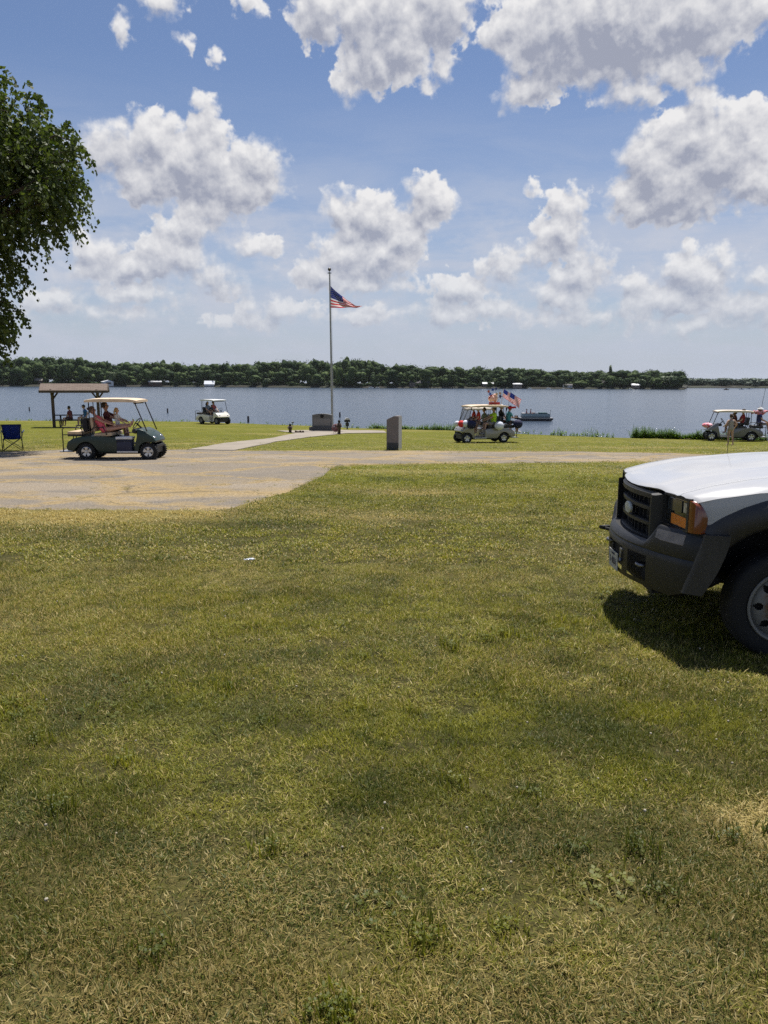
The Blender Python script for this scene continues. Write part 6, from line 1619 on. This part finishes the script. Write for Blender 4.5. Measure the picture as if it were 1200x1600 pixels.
        for i in range(n + 1):
            t = i / n; x = .672 - .02 * t - .055 * t * t; y = .905 + .065 * (1 - (1 - t) ** 2); zt = 1.106 - .012 * t - .10 * t ** 3
            rr.append((bm.verts.new((x, sg * y, .885)), bm.verts.new((x, sg * y, zt)), bm.verts.new((x - .04, sg * (y - .02), zt)), bm.verts.new((x - .04, sg * (y - .02), .885))))
        for i in range(n):
            for j in range(4): bm.faces.new((rr[i][j], rr[i][(j + 1) % 4], rr[i + 1][(j + 1) % 4], rr[i + 1][j]))
        bm.faces.new(rr[0]); bm.faces.new(rr[-1][::-1]); fin('side_marker', bm, AMB2, root, True, 60)
        bm = nb(); plate3(bm, [(.70, sg * .60, .868), (.66, sg * .90, .868), (.585, sg * .985, .868), (.50, sg * .99, .868), (.50, sg * .6, .868)], (0, 0, .014)); fin('lamp_sill', bm, DK_, root)
    # wheels
    def rust_mat():
        m = bpy.data.materials.new('rusty_white_steel'); m.use_nodes = True; T = NT(m.node_tree); b = T.n['Principled BSDF']
        v = T.new('ShaderNodeTexCoord').outputs['Object']; s = T.new('ShaderNodeSeparateXYZ', {0: v}); r = T.math('SQRT', T.math('ADD', T.math('POWER', s.outputs[0], 2), T.math('POWER', s.outputs[2], 2)))
        n = T.noise(v, 9, 6, .7); k = T.math('MULTIPLY_ADD', T.math('SUBTRACT', n, .5), .22, r)
        f = T.step(k, .165, .10); f2 = T.step(T.noise(v, 26, 5, .7), .55, .7)
        c = T.mix(T.math('MAXIMUM', f, T.math('MULTIPLY', f2, .55)), (.20, .20, .19), (.15, .075, .03)); T.l.new(c, b.inputs['Base Color']); b.inputs['Roughness'].default_value = .6; b.inputs['Metallic'].default_value = .2
        return m
    RUST = rust_mat()
    def wheel(x, sg, yout=.985):
        bm = nb(); lathe(bm, [(.08, -.24), (.20, -.24), (.20, -.06), (.08, -.06)], 'Y', 20)
        hub = fin('wheel', bm, DK_, root); hub.location = (x, sg * yout, .38); hub.rotation_euler = (0, 0, 0 if sg > 0 else math.pi)
        R = .38; bm = nb()
        lathe(bm, [(.235, -.20), (.30, -.225), (.355, -.215), (.375, -.19), (.38, -.16), (.372, -.158), (.372, -.15), (.38, -.148), (.38, -.10), (.372, -.098), (.372, -.09), (.38, -.088), (.38, -.05), (.374, -.018), (.355, -.002), (.315, .004), (.275, .002), (.250, -.008), (.238, -.03)], 'Y', 72, caps=False)
        fin('tyre', bm, M_rubber, hub, True, 40)
        bm = nb(); lathe(bm, [(.258, .002), (.252, .010), (.240, .008), (.232, -.012), (.222, -.06)], 'Y', 64, caps=False)
        na, prf = 128, [(.222, -.055), (.205, -.035), (.195, -.028), (.185, -.023), (.175, -.019), (.165, -.016), (.155, -.014), (.145, -.013), (.13, -.012), (.115, -.004), (.10, .004)]
        g = [[bm.verts.new((r * math.cos(2 * math.pi * k / na), h, r * math.sin(2 * math.pi * k / na))) for k in range(na)] for r, h in prf]
        for i in range(len(prf) - 1):
            for k in range(na):
                ph = ((k + .5) / na * 8 + .5) % 1 - .5; rm = (prf[i][0] + prf[i + 1][0]) / 2
                if (ph * 2 * math.pi / 8 * .172 / .024) ** 2 + ((rm - .174) / .030) ** 2 < 1: continue
                bm.faces.new((g[i][k], g[i][(k + 1) % na], g[i + 1][(k + 1) % na], g[i + 1][k]))
        lathe(bm, [(.10, .004), (.085, .02), (.082, .07), (.06, .085), (0, .088)], 'Y', 32)
        for k in range(8):
            t = 2 * math.pi * k / 8 + .2; lathe(bm, [(.012, .0), (.012, .022), (0, .024)], 'Y', 6, (.112 * math.cos(t), 0, .112 * math.sin(t)))
        fin('rim', bm, RUST, hub, True, 40)
    for sg in (1, -1): wheel(0, sg); wheel(-3.75, sg)
    # cab, outside the frame but part of the truck
    cab = [(-.76, .46), (-.76, 1.24), (-.95, 1.28), (-1.55, 1.93), (-1.75, 1.98), (-2.35, 1.97), (-2.45, 1.90), (-2.50, 1.25), (-2.50, .46)]
    bm = nb(); prism(bm, cab, -.97, .97, .03)
    for v in bm.verts:
        if v.co.z > 1.3: v.co.y *= 1 - .16 * (v.co.z - 1.3) / .65
    fin('cab', bm, WH, root, True, 35)
    def inset(y, z): return y * (1 - .16 * max(0, z - 1.3) / .65)
    bm = nb(); plate3(bm, [(-.99, -.84, 1.335), (-.99, .84, 1.335), (-1.53, .76, 1.90), (-1.53, -.76, 1.90)], (.03, 0, .03)); fin('windscreen', bm, pmat('dark_glass', (.02, .025, .03), .05, 0, .1, 2, coat=1.), root)
    for sg in (1, -1):
        bm = nb(); plate3(bm, [(-1.20, sg * (inset(.975, 1.33)), 1.33), (-2.32, sg * inset(.975, 1.33), 1.33), (-2.30, sg * inset(.975, 1.86), 1.86), (-1.62, sg * inset(.975, 1.86), 1.86)], (0, sg * .012, 0)); fin('side_window', bm, MATS['dark_glass'], root)
        bm = nb(); box(bm, (-1.72, sg * .978, .88), (1.35, .02, .80), bev=.008); d = fin('door', bm, WH, root, True, 40)
        bm = nb(); box(bm, (-2.2, sg * 1.0, 1.12), (.18, .03, .04), bev=.01); fin('handle', bm, M_black, d)
        bm = nb(); tube(bm, [(-1.0, sg * .96, 1.28), (-.98, sg * 1.12, 1.26)], .018); tube(bm, [(-1.0, sg * .96, 1.38), (-.98, sg * 1.12, 1.38)], .018); box(bm, (-.98, sg * 1.19, 1.33), (.10, .19, .28), bev=.03); fin('mirror', bm, M_black, root, True, 40)
    for y in (.35, -.30):
        bm = nb(); tube(bm, [(-.90, y, 1.36), (-.98, y - .30, 1.385), (-1.02, y - .62, 1.375)], .010, 6); fin('wiper', bm, M_black, root)
    bm = nb(); box(bm, (-.84, 0, 1.315), (.18, 1.7, .03), (0, .12, 0), .01); fin('cowl', bm, M_black, root)
    bm = nb(); box(bm, (-3.78, 0, .98), (2.5, 2.05, .10), bev=.01); box(bm, (-2.62, 0, 1.35), (.06, 1.95, .75)); fin('flatbed', bm, pmat('bed_steel', (.10, .10, .105), .6, .3), root)
    bm = nb(); box(bm, (-2.6, 0, .55), (4.6, .8, .18)); fin('frame_rail', bm, DK_, root)
    bm = nb(); tube(bm, [(-.25, -.90, 1.24), (-.25, -.90, 1.62)], [.0022, .0014], 6); lathe(bm, [(.015, 1.225), (.012, 1.25), (.004, 1.26)], 'Z', 10, (-.25, -.90, 0)); fin('aerial', bm, M_black, root)
build_truck()
# ------------------------------------------------------------------ thin summer haze over the lake
def build_haze():
    bm = nb(); box(bm, (0, 2500, (WATER - 8 + 60) / 2), (9000, 6600, 60 - (WATER - 8)))
    m = bpy.data.materials.new('haze_air'); m.use_nodes = True; t = m.node_tree; t.nodes.clear()
    v = t.nodes.new('ShaderNodeVolumePrincipled'); o = t.nodes.new('ShaderNodeOutputMaterial'); t.links.new(v.outputs[0], o.inputs['Volume'])
    v.inputs['Color'].default_value = (.90, .94, 1.0, 1); v.inputs['Density'].default_value = .00003; v.inputs['Anisotropy'].default_value = .3
    h = fin('haze', bm, m); tag(h, 'thin summer haze over the lake', 'haze', kind='stuff')
build_haze()
